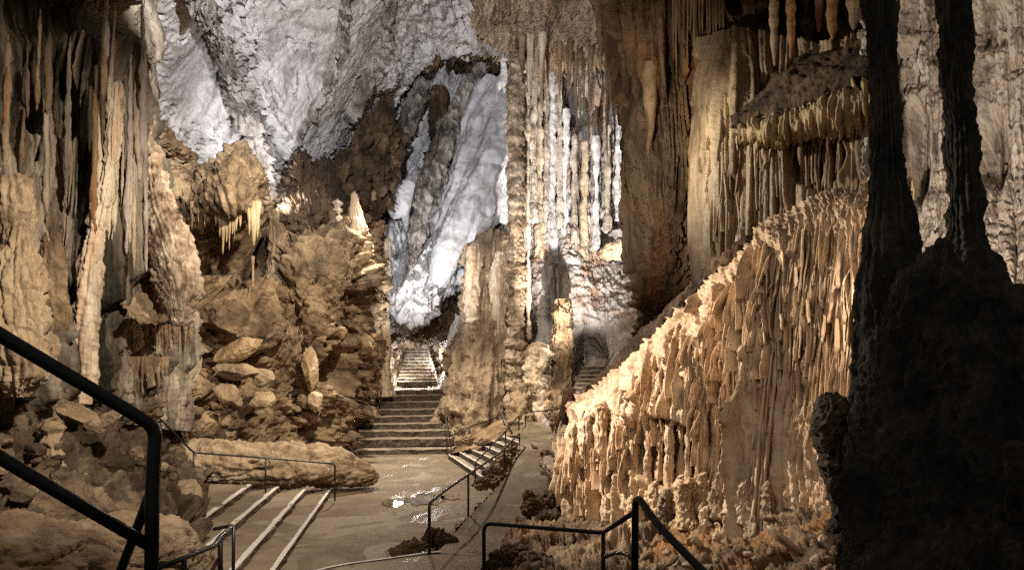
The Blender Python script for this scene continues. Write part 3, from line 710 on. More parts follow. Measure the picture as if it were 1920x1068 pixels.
# ------------------------------------------------------------------ big formations
# slanting white slab
def slabd(q):
    p = q['p'].copy(); a = .48
    x, z = p[:, 0].copy(), p[:, 2].copy()
    p[:, 0], p[:, 2] = x*math.cos(a)-z*math.sin(a), x*math.sin(a)+z*math.cos(a)
    d = .55*fbm_s(p*np.array([.7, .6, .13]), 4, .42, 1)+.16*fbm(p*.9, 4, .5)
    return d-.55*sm(fbm_s(p*np.array([.8, .7, .07])+4, 3, .5, 2), .42, .58)+.25*np.sin(q['u']*3.14)
patch('rock_slab', [
    [(868, 205, 35.8), (885, 175, 34.6), (915, 150, 34), (945, 135, 34), (957, 130, 35.2)],
    [(836, 290, 35.5), (862, 260, 34), (900, 240, 33.4), (945, 220, 33.4), (960, 215, 35)],
    [(812, 370, 35), (842, 350, 33.8), (882, 335, 33), (935, 320, 33), (957, 315, 35)],
    [(800, 440, 34.8), (826, 440, 33.6), (866, 430, 33), (915, 410, 33), (940, 400, 35)],
    [(788, 500, 34.8), (812, 510, 33.8), (840, 505, 33.4), (872, 470, 33.6), (892, 455, 35)],
    [(778, 560, 35.2), (795, 570, 34.4), (820, 555, 34.2), (850, 520, 34.4), (870, 500, 35.2)]],
    slabd, SLAB, crunch=(3, 13, .3), label='smooth pale grey slab slanting down left of the knobbly column', cat='rock slab')
boulder('rock_slab', 752, 372, 33.0, 26, 44, SLAB, rot=-22, depth=.5, planes=18, rough=.05, seed=3, label='small flat grey slab leaning in the rough rock left of the big slab', cat='rock slab')

# thin knobbly column
def knob(q):
    v, th, p = q['v'], q['th'], q['p']
    z = p[:, 2]
    k = z/.72+.7*vn(np.stack([z*.7, z*0, z*0], 1))+.12*vn(np.stack([np.cos(th), np.sin(th), z*.5], 1)); g = k-np.floor(k)
    wsk = .17*(.3+.9*hsh(np.floor(k).astype(np.int64), np.floor(k).astype(np.int64)*0+2, 3))*np.sin(np.clip(g, 0, 1)**.7*3.14)
    d = wsk*(1+.45*vn(np.stack([np.cos(th)*1.6, np.sin(th)*1.6, np.floor(k)*3.3], 1)))-.06
    return d+.17*fbm(p*2.6, 5, .65, 1)+.05*drape(q['s'], q['t'], .1, .5, 5)
tube('stalagmite_column', [(969, 95, 30.4, 10), (969, 140, 30.4, 13), (966, 250, 30.4, 14), (969, 380, 30.3, 15), (967, 470, 30.2, 16), (966, 540, 30.1, 16), (967, 620, 30, 15), (965, 700, 30, 13), (963, 780, 29.8, 15), (962, 825, 29.5, 18)],
     knob, COLM, step=1.8, crunch=(3, 8, .8), label='tall thin knobbly column reaching from the ceiling to the steps in the middle', cat='stone column')

for x, y0, y1, r, D in [(990, 120, 640, 4, 31.5), (1000, 105, 420, 7, 34), (1012, 110, 520, 8, 35.5), (1024, 100, 460, 7, 35.8), (1036, 120, 500, 9, 36), (1049, 120, 430, 7, 36), (1062, 200, 520, 8, 36), (1078, 250, 470, 7, 36), (1096, 260, 500, 8, 36), (1118, 250, 470, 6, 36), (1140, 230, 440, 6, 36), (1160, 210, 420, 7, 36.5), (945, 130, 420, 5, 33.6)]:
    tube('thin_column', [(x+random.uniform(-2, 2), y0-(60 if y0 < 150 else 0), D, r*random.uniform(.6, 1.1)), (x, y0+(y1-y0)*.35, D, r*.8), (x+random.uniform(-2, 2), y0+(y1-y0)*.7, D, r), (x, y1, D-.3, r*1.3)], add(lambda q: .09*vn(q['p']*np.array([.6, .6, 2.2])+x), d_fine(.10, 2.5, .3)), random.choice([CREAM, QROCK, WHITE, GREYB]), step=2, label='thin upright calcite pipe on the bright far wall', cat='stone column', group='thin pipes on the far wall')
# flowstone foot behind and left of it
def footd(q):
    X, Y, p = q['X'], q['Y'], q['p']
    d = .6*drape(q['s'], q['t'], .6, 4.5, 61, taper=.1)+.3*drape(q['s'], q['t'], .22, 2.2, 62)+.35*fbm(p*.7, 5, .55, 1)+.1*fbm_s(p*np.array([2.5, 2.5, 1.5]), 4, .6, 1)
    return d
tube('flowstone_mound', [(925, 440, 33.5, 8), (922, 470, 33.2, 22), (920, 530, 33, 34), (918, 590, 32.6, 38), (916, 640, 32.2, 46), (910, 700, 31.8, 60), (907, 750, 31.4, 66), (905, 800, 31.2, 68), (905, 850, 31, 66)],
     footd, FLOW, crunch=(6, 12, .4), flat=.7, label='brown flowstone mound between the wide stairs and the knobbly column', cat='flowstone')
tube('stalagmite', [(892, 455, 32.2, 6), (890, 470, 32.2, 13), (889, 510, 32.2, 15), (888, 560, 32.2, 14), (890, 610, 32, 16)], add(d_drape(.14, .14, 1.2, 63), d_fine(.08, 3)), CREAM, label='rounded cream stalagmite on the left shoulder of the brown mound', cat='stalagmite')
tube('stalagmite', [(938, 470, 31.9, 7), (937, 490, 31.9, 13), (936, 540, 31.9, 16), (934, 590, 31.9, 15), (934, 650, 31.7, 17)], add(d_drape(.14, .14, 1.2, 64), d_fine(.08, 3)), CREAM, label='rounded cream stalagmite close beside the knobbly column, on its left', cat='stalagmite')
def stackd(q):
    z = q['p'][:, 2]; k = z/.38; g = k-np.floor(k)
    return .05*np.sin(g*3.14)+.36*fbm(q['p']*1.6, 5, .65, 1)
tube('stalagmite', [(1016, 640, 30, 5), (1012, 655, 30, 20), (1010, 690, 29.8, 24), (1008, 730, 29.5, 27), (1006, 770, 29, 32), (1004, 820, 28.5, 34)], stackd, CREAM, label='stout lumpy stalagmite stack standing right of the knobbly column', cat='stalagmite')
tube('stalagmite', [(985, 720, 29.3, 8), (982, 740, 29, 22), (978, 780, 28.6, 28), (975, 812, 28.2, 30)], stackd, OCHRE, label='low brown lumpy stalagmite at the foot of the knobbly column', cat='stalagmite')
tube('rock_pillar', [(1052, 560, 32, 8), (1054, 600, 31.5, 14), (1052, 670, 31, 17), (1045, 730, 30, 20), (1040, 800, 28, 26)], add(d_drape(.22, .2, 2, 65), d_fine(.15, 2.4, .6)), BROWN, label='grey brown rock pillar left of the alcove with the narrow stairs', cat='rock pillar')

# brown mass hanging in the middle right
def massd(q):
    X, Y, p = q['X'], q['Y'], q['p']
    up = 1-sm(Y, 330, 450)
    d = up*(.85*drape(q['s'], q['t'], .55, 6, 71, taper=.3)+.35*drape(q['s'], q['t'], .2, 3, 72)+.12*drape(q['s'], q['t'], .09, 1.3, 73))
    d += (1-up)*(.65*fbm(p*.8, 6, .6, 1)+.25*fbm(p*np.array([2.4, 2.4, 5]), 4, .6, 2))
    return d+.12*fbm_s(p*np.array([3, 3, 1.4]), 4, .6, 1)-.25
tube('hanging_rock_column', [(1238, -110, 23, 150), (1240, 0, 23, 112), (1248, 120, 23.4, 88), (1256, 220, 23.8, 76), (1262, 320, 24, 72), (1262, 400, 24, 70), (1258, 470, 24, 68), (1250, 540, 24.2, 66), (1236, 600, 24.6, 55), (1222, 650, 25, 42), (1205, 720, 25.6, 34), (1200, 780, 26, 30)],
     massd, MASSM, label='massive dark brown hanging column in the middle right, fluted above and rough below', cat='stone column')
for k, (x, y0, y1, D, r, lb) in enumerate([(1218, 120, 305, 22.2, 17, 'orange tipped thick stalactite on the left side of the brown column'), (1150, 20, 190, 24, 13, 'short dark stalactite beside the top left of the brown column'),
        (1172, -20, 270, 24.5, 15, 'long brown stalactite just left of the brown column'), (1138, 60, 305, 29.5, 5, 'needle thin long stalactite in front of the bright far wall'), (1128, 0, 110, 26, 14, 'stubby brown stalactite over the bright gap in the far wall')]):
    spike('stalactite', x, y0, y1, D, r, ORANGE if k == 0 else MASSM, rough=.35, label=lb, cat='stalactite', group='stalactites beside the brown column')
tube('stalagmite', [(1197, 300, 26, 10), (1196, 315, 26, 24), (1195, 360, 26, 24), (1200, 420, 26, 28), (1208, 520, 26, 34)], add(d_drape(.25, .2, 2.5, 75), d_fine(.12, 2.5)), MASSM, label='flat topped brown stalagmite tucked against the left of the brown column', cat='stalagmite')

# upper curtain on the right, with its ledge
def curtd(q):
    X, Y = q['X'], q['Y']
    d = .5*drape(q['s'], q['t'], .75, 11, 80, taper=.2, warp=.6)+.3*drape(q['s'], q['t'], .24, 12, 81, taper=.1, cut=.02, warp=.5)+.06*drape(q['s'], q['t'], .085, 14, 82, taper=.1)+.22*fbm(q['p']*np.array([.6, .6, .15]), 4, .5)
    d -= 1.0*blob(X, Y, 1545, 300, 60, 62, .35)
    return d
CUR = [
    [(1345, 40, 22), (1332, 70, 20), (1370, 60, 18.6), (1430, 70, 18), (1500, 80, 17.4), (1570, 80, 16.6), (1640, 60, 16)],
    [(1330, 150, 22), (1318, 160, 19.8), (1365, 150, 18), (1430, 160, 17.6), (1500, 165, 17), (1570, 160, 16.2), (1640, 140, 15.6)],
    [(1325, 260, 21.5), (1313, 270, 19.4), (1362, 270, 17.4), (1430, 270, 17), (1500, 270, 16.4), (1570, 270, 15.8), (1640, 250, 15)],
    [(1334, 390, 21), (1322, 400, 19), (1366, 400, 17), (1430, 400, 16.5), (1500, 400, 16), (1570, 390, 15.4), (1640, 380, 14.6)],
    [(1346, 560, 20.5), (1335, 560, 18.6), (1374, 540, 16.8), (1430, 520, 16.2), (1500, 500, 15.7), (1570, 480, 15), (1640, 470, 14.4)]]
cur = empty('flowstone_curtain', tuple(P(1430, 520, 16.2)), 'fluted beige flowstone curtain hanging above the tawny fan', 'flowstone')
patch('curtain_sheet', CUR, curtd, CURT, step=2.0, crunch=(2.6, 9, .12), horiz=.8, parent=cur)
sp = [(random.choice([random.uniform(1318, 1640)]*4+[random.uniform(1314, 1375)]), random.uniform(70, 330), random.uniform(120, 330), random.uniform(3, 8), random.uniform(.12, .34), random.uniform(-3, 6)) for k in range(190)]
fins('fine_folds', CUR, sp, CURT, cur, side=-.1, toward=.8)['kind'] = 'stuff'
# ledge roof that juts out of the curtain and drips
led_e = empty('rock_canopy', tuple(P(1510, 200, 16)), 'dark sloping rock canopy with a yellow dripping lip across the beige curtain', 'rock ledge')
led = patch('canopy_top', [
    [(1350, 200, 18.6), (1400, 165, 18.4), (1450, 110, 18), (1520, 85, 17.4), (1590, 68, 16.6), (1650, 50, 16)],
    [(1362, 212, 17.6), (1410, 190, 17.2), (1460, 150, 16.8), (1525, 120, 16.2), (1590, 95, 15.6), (1650, 80, 15)],
    [(1372, 225, 16.8), (1420, 212, 16.4), (1470, 190, 15.9), (1530, 165, 15.3), (1592, 140, 14.7), (1650, 118, 14.2)],
    [(1376, 238, 17.0), (1422, 232, 16.6), (1472, 218, 16.0), (1532, 195, 15.4), (1594, 175, 14.8), (1650, 150, 14.4)],
    [(1380, 246, 17.8), (1424, 246, 17.3), (1474, 238, 16.7), (1534, 215, 16.1), (1596, 200, 15.5), (1650, 180, 15)]],
    d_rocky(.16, .6, fac=.06, ff=1.4), DBROWN, step=2.2, crunch=(2, 14, .8), parent=led_e)
patch('dripping_lip', [
    [(1366, 236, 17.6), (1420, 228, 16.8), (1472, 214, 16.2), (1532, 192, 15.6), (1594, 170, 15), (1652, 146, 14.6)],
    [(1370, 246, 17.1), (1422, 238, 16.3), (1473, 224, 15.7), (1533, 202, 15.1), (1594, 182, 14.5), (1652, 158, 14.1)],
    [(1374, 258, 17.1), (1424, 256, 16.3), (1474, 248, 15.7), (1534, 232, 15.1), (1595, 220, 14.5), (1652, 200, 14.1)],
    [(1378, 270, 17.5), (1426, 272, 16.7), (1476, 268, 16.1), (1536, 256, 15.5), (1596, 246, 14.9), (1652, 232, 14.5)]],
    add(d_drape(.3, .22, .8, 86), d_drape(.14, .09, .6, 87)), FRINGE, step=2, parent=led_e)
for k in range(40):
    x = 1376+k*6.5+random.uniform(-5, 5); f = (x-1378)/260
    y = 240-72*f; L = random.choice([14, 20, 30, 44, 70, 34, 24, 95])*(1+.4*f)
    spike('stalactite', x, y-4, y+22+L, 16.9-2.3*f+random.uniform(-.15, .35), random.uniform(3, 9)*(1+.4*f), random.choice([FRINGE, FRINGE, CURT, MASSM]), rough=.55, knob=.04, label='yellowish stalactite in the fringe under the dark canopy', cat='stalactite', group='stalactites fringing the dark canopy')
for k, (x, y0, y1, D, r) in enumerate([(1452, -60, 125, 15.2, 10), (1482, -60, 112, 15, 9), (1560, -70, 75, 14.5, 13), (1600, -70, 60, 14, 15), (1535, -70, 60, 15, 10)]):
    spike('stalactite', x, y0, y1, D, r, MASSM, rough=.35, knob=.08, blunt=.5, label='thick brown stalactite hanging from the dark ceiling over the canopy', cat='stalactite', group='thick stalactites over the canopy')
for k in range(16):
    x = 1262+k*6.3+random.uniform(-2, 2)
    spike('stalactite', x, -40, random.uniform(60, 160), 20.5, random.uniform(3, 5), CURT, rough=.2, label='slim pale stalactite in the cluster right of the brown column top', cat='stalactite', group='slim stalactites at the ceiling')
for k in range(22):
    x = 968+k*7.5+random.uniform(-4, 4)
    spike('stalactite', x, 60+random.uniform(0, 20), random.uniform(105, 235), 30+random.uniform(-.6, 1), random.uniform(4, 8), random.choice([BROWN, MASSM, CREAM]), rough=.3, label='stalactite in the uneven row above the bright far wall', cat='stalactite', group='stalactites above the far wall')

# tawny fan of flowstone at the right
def fand(q):
    X, Y, p, s, t = q['X'], q['Y'], q['p'], q['s'], q['t']
    ridge = np.interp(X, [1045, 1060, 1110, 1200, 1300, 1380, 1450, 1600, 1700], [860, 800, 735, 655, 545, 470, 405, 362, 345])
    below = Y-ridge
    flake = sm(below, 0, 30)*(1-sm(Y, 790, 830))*(1-sm(X, 1440, 1500))
    cols = sm(Y, 720+.0*X, 780)*(1-sm(X, 1440, 1480))
    high = sm(X, 1390, 1450)*(1-sm(Y, 600, 680))
    d = flake*(.22*drape(s, t, .2, 2.6, 91, taper=.3, sharp=.7, cut=.02, warp=.3)+.16*drape(s+.1, t, .09, 1.5, 92, taper=.4, sharp=1, fill=.75, cut=.03, warp=.4)+.12*drape(s, t, .04, .6, 93, sharp=1, warp=.4))
    d += cols*(.55*drape(s, t, .32, 7, 94, taper=.1)+.2*drape(s, t, .12, 3, 95, taper=.2))
    d += high*(.16*drape(s, t, .15, 5, 96, taper=.2, sharp=.8, warp=.4)+.12*drape(s, t, .07, 1.2, 97, sharp=.9))
    rest = np.clip(1-flake-cols-high, 0, 1)
    d += rest*(.22*drape(s, t, .2, 3, 98, taper=.3)+.10*drape(s, t, .07, .7, 99, sharp=.9))
    d += .25*fbm(p*np.array([.8, .8, .5]), 4, .5)+.06*fbm_s(p*np.array([6, 6, 2.2]), 3, .7, 1)
    d -= 1.7*blob(X, Y, 1265, 850, 66, 64, .25)+1.6*blob(X, Y, 1375, 820, 38, 84, .25)+.8*blob(X, Y, 1165, 850, 12, 90, .4)
    d -= .35*blob(X, Y, 1495, 560, 60, 60, .6)+.2*blob(X, Y, 1420, 500, 40, 60, .6)
    d += .55*np.exp(-((X-(1425-.02*(Y-700)))/16)**2)*sm(Y, 620, 680)
    return d*sm(below, -60, 0)+(1-sm(below, -60, 0))*.12*fbm(p*2, 4, .6, 1)
FAN = [
    [(1085, 900, 19.5), (1080, 780, 19.5), (1120, 715, 19), (1200, 630, 18), (1300, 520, 17), (1380, 445, 16), (1450, 385, 15.5), (1540, 358, 14.5), (1620, 335, 13.5), (1710, 330, 12.5)],
    [(1052, 880, 17.5), (1060, 812, 17.6), (1112, 754, 17.2), (1199, 674, 16.2), (1299, 568, 15.2), (1382, 492, 14.4), (1452, 427, 13.8), (1540, 378, 13), (1620, 358, 12.2), (1710, 350, 11.4)],
    [(1043, 880, 16.6), (1058, 822, 16.2), (1115, 775, 15.8), (1200, 700, 14.9), (1300, 610, 14), (1380, 545, 13.3), (1450, 490, 12.8), (1540, 460, 12.2), (1620, 440, 11.4), (1710, 430, 10.6)],
    [(1046, 905, 15.9), (1064, 865, 15.3), (1125, 830, 15), (1210, 780, 14.2), (1305, 715, 13.3), (1385, 670, 12.6), (1455, 640, 12.1), (1540, 620, 11.5), (1620, 600, 10.9), (1710, 590, 10.2)],
    [(1050, 930, 15.6), (1068, 915, 14.9), (1130, 895, 14.5), (1215, 870, 13.8), (1308, 840, 13), (1386, 820, 12.3), (1456, 805, 11.7), (1540, 790, 11.1), (1620, 780, 10.4), (1710, 770, 9.8)],
    [(1056, 965, 15.4), (1072, 975, 14.4), (1135, 985, 13.8), (1218, 985, 13.1), (1310, 985, 12.3), (1388, 985, 11.6), (1456, 985, 11), (1540, 980, 10.4), (1620, 980, 9.8), (1710, 980, 9.2)],
    [(1058, 1040, 15.2), (1074, 1050, 14.2), (1138, 1060, 13.4), (1220, 1060, 12.6), (1312, 1060, 11.8), (1390, 1060, 11.1), (1456, 1060, 10.5), (1540, 1060, 9.9), (1620, 1060, 9.3), (1710, 1060, 8.7)]]
FAN[0] = [(x+5, y+22, D+1.7) for x, y, D in FAN[1]]
fan_base = P(1300, 1000, 13)
fan = empty('flowstone_fan', tuple(fan_base), 'large tawny fan of broken flowstone draperies rising to the right of the path', 'flowstone')
patch('flowstone_body', FAN, fand, TAN, step=1.7, parent=fan, horiz=.6, crunch=(2.6, 8, .12))
tube('shade_crest', [(1052, 930, 16.3, 5), (1050, 870, 16.6, 12), (1058, 805, 17, 16), (1100, 748, 17.1, 17), (1190, 660, 16.3, 18), (1290, 556, 15.3, 16), (1372, 478, 14.5, 12), (1440, 425, 14.4, 5)], d_rocky(.12, 1.6), DBROWN, parent=fan)  # added dark strip standing in for the unlit back of the crest
FG = crom(crom(np.array([[P(*c) for c in r] for r in FAN]), 90, 0), 140, 1)
FXY = np.stack([FG[..., 0]/FG[..., 1]*F+960, HOR-(FG[..., 2]-EYE)/FG[..., 1]*F], -1)
def on_fan(x, y, out=.3):
    k = np.unravel_index(np.argmin(((FXY[8:]-np.array([x, y]))**2).sum(-1)), FXY[8:].shape[:2])
    return FG[k[0]+8, k[1]][1]-out
def blade(x, y, L, w, D, th, mat, parent, name='drapery_blade'):
    """a thin curled fin of flowstone, broken at its lower end"""
    n, m = 14, 5
    sd = random.random()*40
    V = []
    for i in range(n):
        f = i/(n-1)
        cx, cz = x+math.sin(f*2.2+sd)*w*.5*f+th*f*L*.15, y+L*f
        ww = w*(0.35+.65*math.sin(min(1, f*1.25+.12)*math.pi/2))*(1+.25*math.sin(f*9+sd))*(1 if f < .93 else .7)
        for j in range(m):
            g = j/(m-1)
            dep = D+.30*(1-g)+.05*math.sin(g*4+sd+f*2)
            bend = (g-.5)*ww*.9
            V.append(P(cx+bend, cz+2*math.sin(g*5+sd), dep))
    V = np.array(V)
    V2 = V+np.array([w*D/F*.30+.012, .02, 0]); allv = np.concatenate([V, V2])
    Q = [tuple(q) for q in grid_faces(n, m)]+[tuple(q[::-1]+n*m) for q in grid_faces(n, m)]
    ring = [j for j in range(m)]+[i*m+m-1 for i in range(1, n)]+[(n-1)*m+j for j in range(m-2, -1, -1)]+[i*m for i in range(n-2, 0, -1)]
    for a, b in zip(ring, ring[1:]+ring[:1]): Q.append((b, a, a+n*m, b+n*m))
    return link_mesh(name, allv, Q, mat, parent)
for k in range(84):
    x = random.uniform(1085, 1440)
    rd = np.interp(x, [1045, 1110, 1200, 1300, 1380, 1450], [830, 745, 665, 560, 490, 430])
    y = random.uniform(rd+10, min(800, rd+190))
    blade(x, y, random.uniform(34, 95), random.uniform(3.5, 7), on_fan(x, y, random.uniform(.3, .55)), random.uniform(-.6, .4), TAN, fan)
for x, y, L, w in [(1466, 470, 46, 9), (1490, 500, 40, 7), (1512, 560, 44, 8), (1440, 560, 60, 10), (1460, 590, 50, 12), (1500, 610, 60, 6), (1400, 560, 60, 8), (1375, 580, 70, 9), (1350, 600, 60, 8), (1545, 590, 50, 6), (1425, 740, 40, 8), (1395, 700, 60, 9), (1370, 690, 80, 10)]:
    blade(x, y, L, w, on_fan(x, y, .5), -.3, TAN, fan)
rdg = lambda x: np.interp(x, [1045, 1060, 1110, 1200, 1300, 1380, 1450, 1600, 1700], [860, 812, 750, 665, 562, 485, 420, 372, 355])
U = random.uniform
sp = []
hol = lambda x, y: (abs(x-1265) < 62 and abs(y-855) < 58) or (abs(x-1375) < 34 and abs(y-825) < 80) or (abs(x-1165) < 12 and y > 790)
for k in range(480):
    x = U(1064, 1452); r0 = rdg(x); y = r0+8+U(0, 1)**.9*max(30, min(800, r0+270)-r0-30)
    L = U(36, 140)*(1.4 if random.random() < .15 else 1)
    if hol(x, y+L*.7): continue
    sp.append((x, y, L, U(1.8, 4.4), U(.22, .60), U(-9, 5)))
for k in range(200):
    x = U(1400, 1690); r0 = rdg(x); y = r0+U(2, 190)
    sp.append((x, y, U(60, 190), U(2.2, 4.5), U(.12, .30), U(-14, 2)))
for k in range(90):
    x = U(1062, 1440)
    if not hol(x, 850): sp.append((x, U(720, 800), U(90, 190), U(4, 9), U(.25, .6), U(-4, 4)))
for k in range(150):
    x = U(1440, 1680); sp.append((x, U(620, 800), U(60, 190), U(2.5, 6), U(.10, .28), U(-10, 3)))
for k in range(9):
    sp.append((1422+k*4.5, 625+U(0, 30)+k*4, 350-U(0, 40), U(5, 9), U(.35, .6), U(-20, -4)))
fm = fins('fine_draperies', FAN, sp, TAN, fan, skip=14, side=-.12, toward=1.1); fm['kind'] = 'stuff'
# free standing thin columns in front of the hollows of the fan
for x, y0, y1, r in [(1188, 770, 985, 8), (1155, 775, 985, 9), (1128, 770, 985, 12), (1098, 775, 985, 13), (1075, 800, 985, 12), (1216, 790, 960, 6), (1256, 770, 935, 8), (1276, 750, 900, 4), (1308, 735, 925, 6), (1320, 730, 930, 8), (1342, 750, 930, 7), (1368, 800, 890, 5), (1290, 800, 900, 4), (1236, 800, 890, 5), (1392, 790, 900, 5)]:
    D = on_fan(x, (y0+y1)/2, .25)
    tube('thin_column', [(x+random.uniform(-3, 3), y0-10, D+.3, r), (x, y0+(y1-y0)*.3, D, r*.8), (x+random.uniform(-3, 3), y0+(y1-y0)*.6, D, r*.75), (x, y1-15, D, r), (x, y1+12, D, r*1.5)], add(d_drape(.05, .06, .9, 5), d_fine(.05, 6, .4)), TAN, parent=fan, step=2)
# orange stumps along its foot
knobs = [(1196, 985, 60, 15), (1232, 1000, 50, 13), (1250, 985, 70, 18), (1262, 1012, 40, 12), (1285, 980, 80, 20), (1300, 1018, 45, 11), (1322, 1000, 52, 13), (1318, 945, 60, 13), (1345, 960, 75, 15), (1372, 950, 80, 14), (1396, 970, 70, 16), (1345, 1022, 44, 12), (1372, 1012, 34, 14), (1440, 960, 60, 12), (1276, 950, 60, 12), (1228, 950, 50, 10), (1412, 1000, 36, 12)]
for x, yb, L, r in knobs:
    D = on_fan(x, yb-20, .55); w = r*.8
    tube('stalagmite', [(x, yb-L, D, 2), (x+1, yb-L+5, D, w*.6), (x+random.uniform(-3, 3), yb-L*.55, D, w*.9), (x, yb-L*.2, D-.05, w*1.1), (x, yb+20, D-.1, w*1.7)], add(d_fine(.07, 4, .5), d_rocky(.07, 3)), random.choice([ORANGE, TAN, FLOW]), step=1.8, crunch=(3, 7, .5), label='stumpy orange stalagmite at the foot of the tawny fan', cat='stalagmite', group='stumpy stalagmites below the fan')

# dark foreground columns at the right
def darkd(q):
    p = q['p']
    return .10*fbm(p*np.array([1.6, 1.6, .55]), 5, .6, 1)+.05*fbm(p*3.3, 4, .6, 2)+.05*drape(q['s'], q['t'], .16, 2.6, 111)
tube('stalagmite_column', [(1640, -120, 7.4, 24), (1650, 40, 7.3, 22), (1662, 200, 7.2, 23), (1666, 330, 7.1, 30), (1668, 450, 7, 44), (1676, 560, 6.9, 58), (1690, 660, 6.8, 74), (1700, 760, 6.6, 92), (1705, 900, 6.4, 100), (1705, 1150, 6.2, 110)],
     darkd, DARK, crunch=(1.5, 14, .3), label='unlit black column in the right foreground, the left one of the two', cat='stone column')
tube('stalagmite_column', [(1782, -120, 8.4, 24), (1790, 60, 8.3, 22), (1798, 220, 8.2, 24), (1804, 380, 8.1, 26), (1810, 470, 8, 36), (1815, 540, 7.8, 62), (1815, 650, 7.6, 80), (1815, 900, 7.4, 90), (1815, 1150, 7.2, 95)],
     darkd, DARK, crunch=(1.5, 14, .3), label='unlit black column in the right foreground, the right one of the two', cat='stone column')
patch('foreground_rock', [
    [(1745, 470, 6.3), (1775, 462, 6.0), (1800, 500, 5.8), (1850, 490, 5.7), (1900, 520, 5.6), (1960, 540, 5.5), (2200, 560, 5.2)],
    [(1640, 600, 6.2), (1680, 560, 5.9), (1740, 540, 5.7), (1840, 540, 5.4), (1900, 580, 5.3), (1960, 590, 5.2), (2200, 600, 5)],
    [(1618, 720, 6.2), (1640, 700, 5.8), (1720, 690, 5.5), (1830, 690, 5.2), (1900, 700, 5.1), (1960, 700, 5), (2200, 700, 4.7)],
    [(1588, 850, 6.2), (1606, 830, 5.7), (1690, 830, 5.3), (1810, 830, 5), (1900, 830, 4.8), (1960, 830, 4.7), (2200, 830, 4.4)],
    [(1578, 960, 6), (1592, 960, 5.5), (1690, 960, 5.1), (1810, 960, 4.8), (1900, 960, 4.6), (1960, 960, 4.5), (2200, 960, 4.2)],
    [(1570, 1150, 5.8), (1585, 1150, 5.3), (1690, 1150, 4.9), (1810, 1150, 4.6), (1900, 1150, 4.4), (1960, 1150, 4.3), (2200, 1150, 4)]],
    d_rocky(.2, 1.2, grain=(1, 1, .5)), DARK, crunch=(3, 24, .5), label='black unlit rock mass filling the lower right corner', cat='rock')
tube('foreground_rock', [(1566, 735, 8.3, 6), (1560, 760, 8.2, 30), (1566, 820, 8.1, 34), (1580, 900, 8, 30), (1588, 980, 7.9, 30), (1592, 1150, 7.8, 36)], d_rocky(.14, 1.6), DBROWN, label='dim brown rock shoulder at the left edge of the black mass', cat='rock')
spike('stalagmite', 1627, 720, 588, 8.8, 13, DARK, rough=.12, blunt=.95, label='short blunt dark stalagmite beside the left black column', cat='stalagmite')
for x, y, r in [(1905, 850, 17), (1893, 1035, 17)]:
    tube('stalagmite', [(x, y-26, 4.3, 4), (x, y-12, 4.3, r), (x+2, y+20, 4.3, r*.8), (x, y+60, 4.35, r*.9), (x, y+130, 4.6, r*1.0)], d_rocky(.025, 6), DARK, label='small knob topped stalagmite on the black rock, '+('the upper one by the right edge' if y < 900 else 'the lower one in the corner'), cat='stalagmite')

# ------------------------------------------------------------------ left side formations
tube('flowstone_pillar', [(222, 150, 12.2, 2), (214, 250, 12.0, 5), (205, 340, 11.9, 8), (190, 400, 11.9, 10), (178, 460, 11.9, 13), (166, 540, 11.8, 16), (158, 620, 11.8, 18), (156, 700, 11.8, 15), (150, 760, 11.8, 10)], add(d_drape(.12, .1, 1.2, 121), d_fine(.08, 4, .3)), CREAM, label='long pale fluted rib hanging on the left wall', cat='flowstone')
for k in range(40):
    x = random.choice([random.uniform(196, 275), random.uniform(196, 275), random.uniform(-20, 200)])
    y0 = random.uniform(-60, 260); L = random.uniform(90, 330)
    D = float(np.interp(x, [0, 110, 200, 262], [10.6, 11.5, 12.0, 13.0]))-random.uniform(-.12, .15)
    mt = random.choice([CREAM, CREAM, QROCK, GREEN, BROWN]) if x > 190 else random.choice([GREEN, BROWN, GREEN, MASSM])
    r = random.uniform(3, 7); ln = random.uniform(-12, 2)
    tube('stalactite', [(x, y0, D+.15, 1), (x+ln*.2, y0+L*.15, D+.05, r*.7), (x+ln*.6, y0+L*.55, D, r), (x+ln*.85, y0+L*.85, D, r*.7), (x+ln, y0+L, D+.05, 1)], d_fine(.035, 7, .2), mt, step=3.2, label='long thin rib among the streaky draperies of the dark left wall', cat='stalactite', group='ribs on the left wall')
def eard(q):
    return .12*drape(q['s'], q['t'], .07, .7, 131, sharp=1)+.08*drape(q['s'], q['t'], .03, .3, 132, sharp=1)+.2*fbm(q['p']*np.array([1.8, 1.8, .9]), 5, .65, 2)
tube('flowstone_drapery', [(250, 150, 15.8, 6), (262, 230, 15.7, 13), (278, 310, 15.4, 20), (292, 380, 14.9, 28), (306, 430, 14.6, 34), (322, 490, 14.4, 37), (334, 550, 14.3, 34), (338, 600, 14.3, 16), (338, 612, 14.3, 6)], eard, ORANGE, flat=.7, label='hanging tongue of tan shaggy flowstone at the left', cat='flowstone')
bpy.data.objects['flowstone_drapery'].data.materials[0] = COLM
patch('flowstone_shell', [
    [(176, 400, 14.2), (205, 405, 14.6), (240, 400, 15), (275, 400, 15.2)],
    [(180, 470, 13.8), (215, 470, 14.6), (250, 465, 15.2), (285, 460, 15.2)],
    [(190, 530, 13.3), (228, 535, 14.4), (262, 530, 15), (298, 520, 15)],
    [(215, 565, 13.1), (250, 578, 13.9), (280, 585, 14.3), (308, 580, 14.6)],
    [(235, 585, 13.0), (262, 600, 13.3), (288, 604, 13.6), (312, 596, 14.1)],
    [(240, 594, 13.4), (266, 610, 13.7), (292, 612, 14), (314, 604, 14.4)]],
    d_rocky(.14, 1.6, crest=.5), OCHRE, label='concave grey brown shell of rock left of the hanging tongue', cat='flowstone')
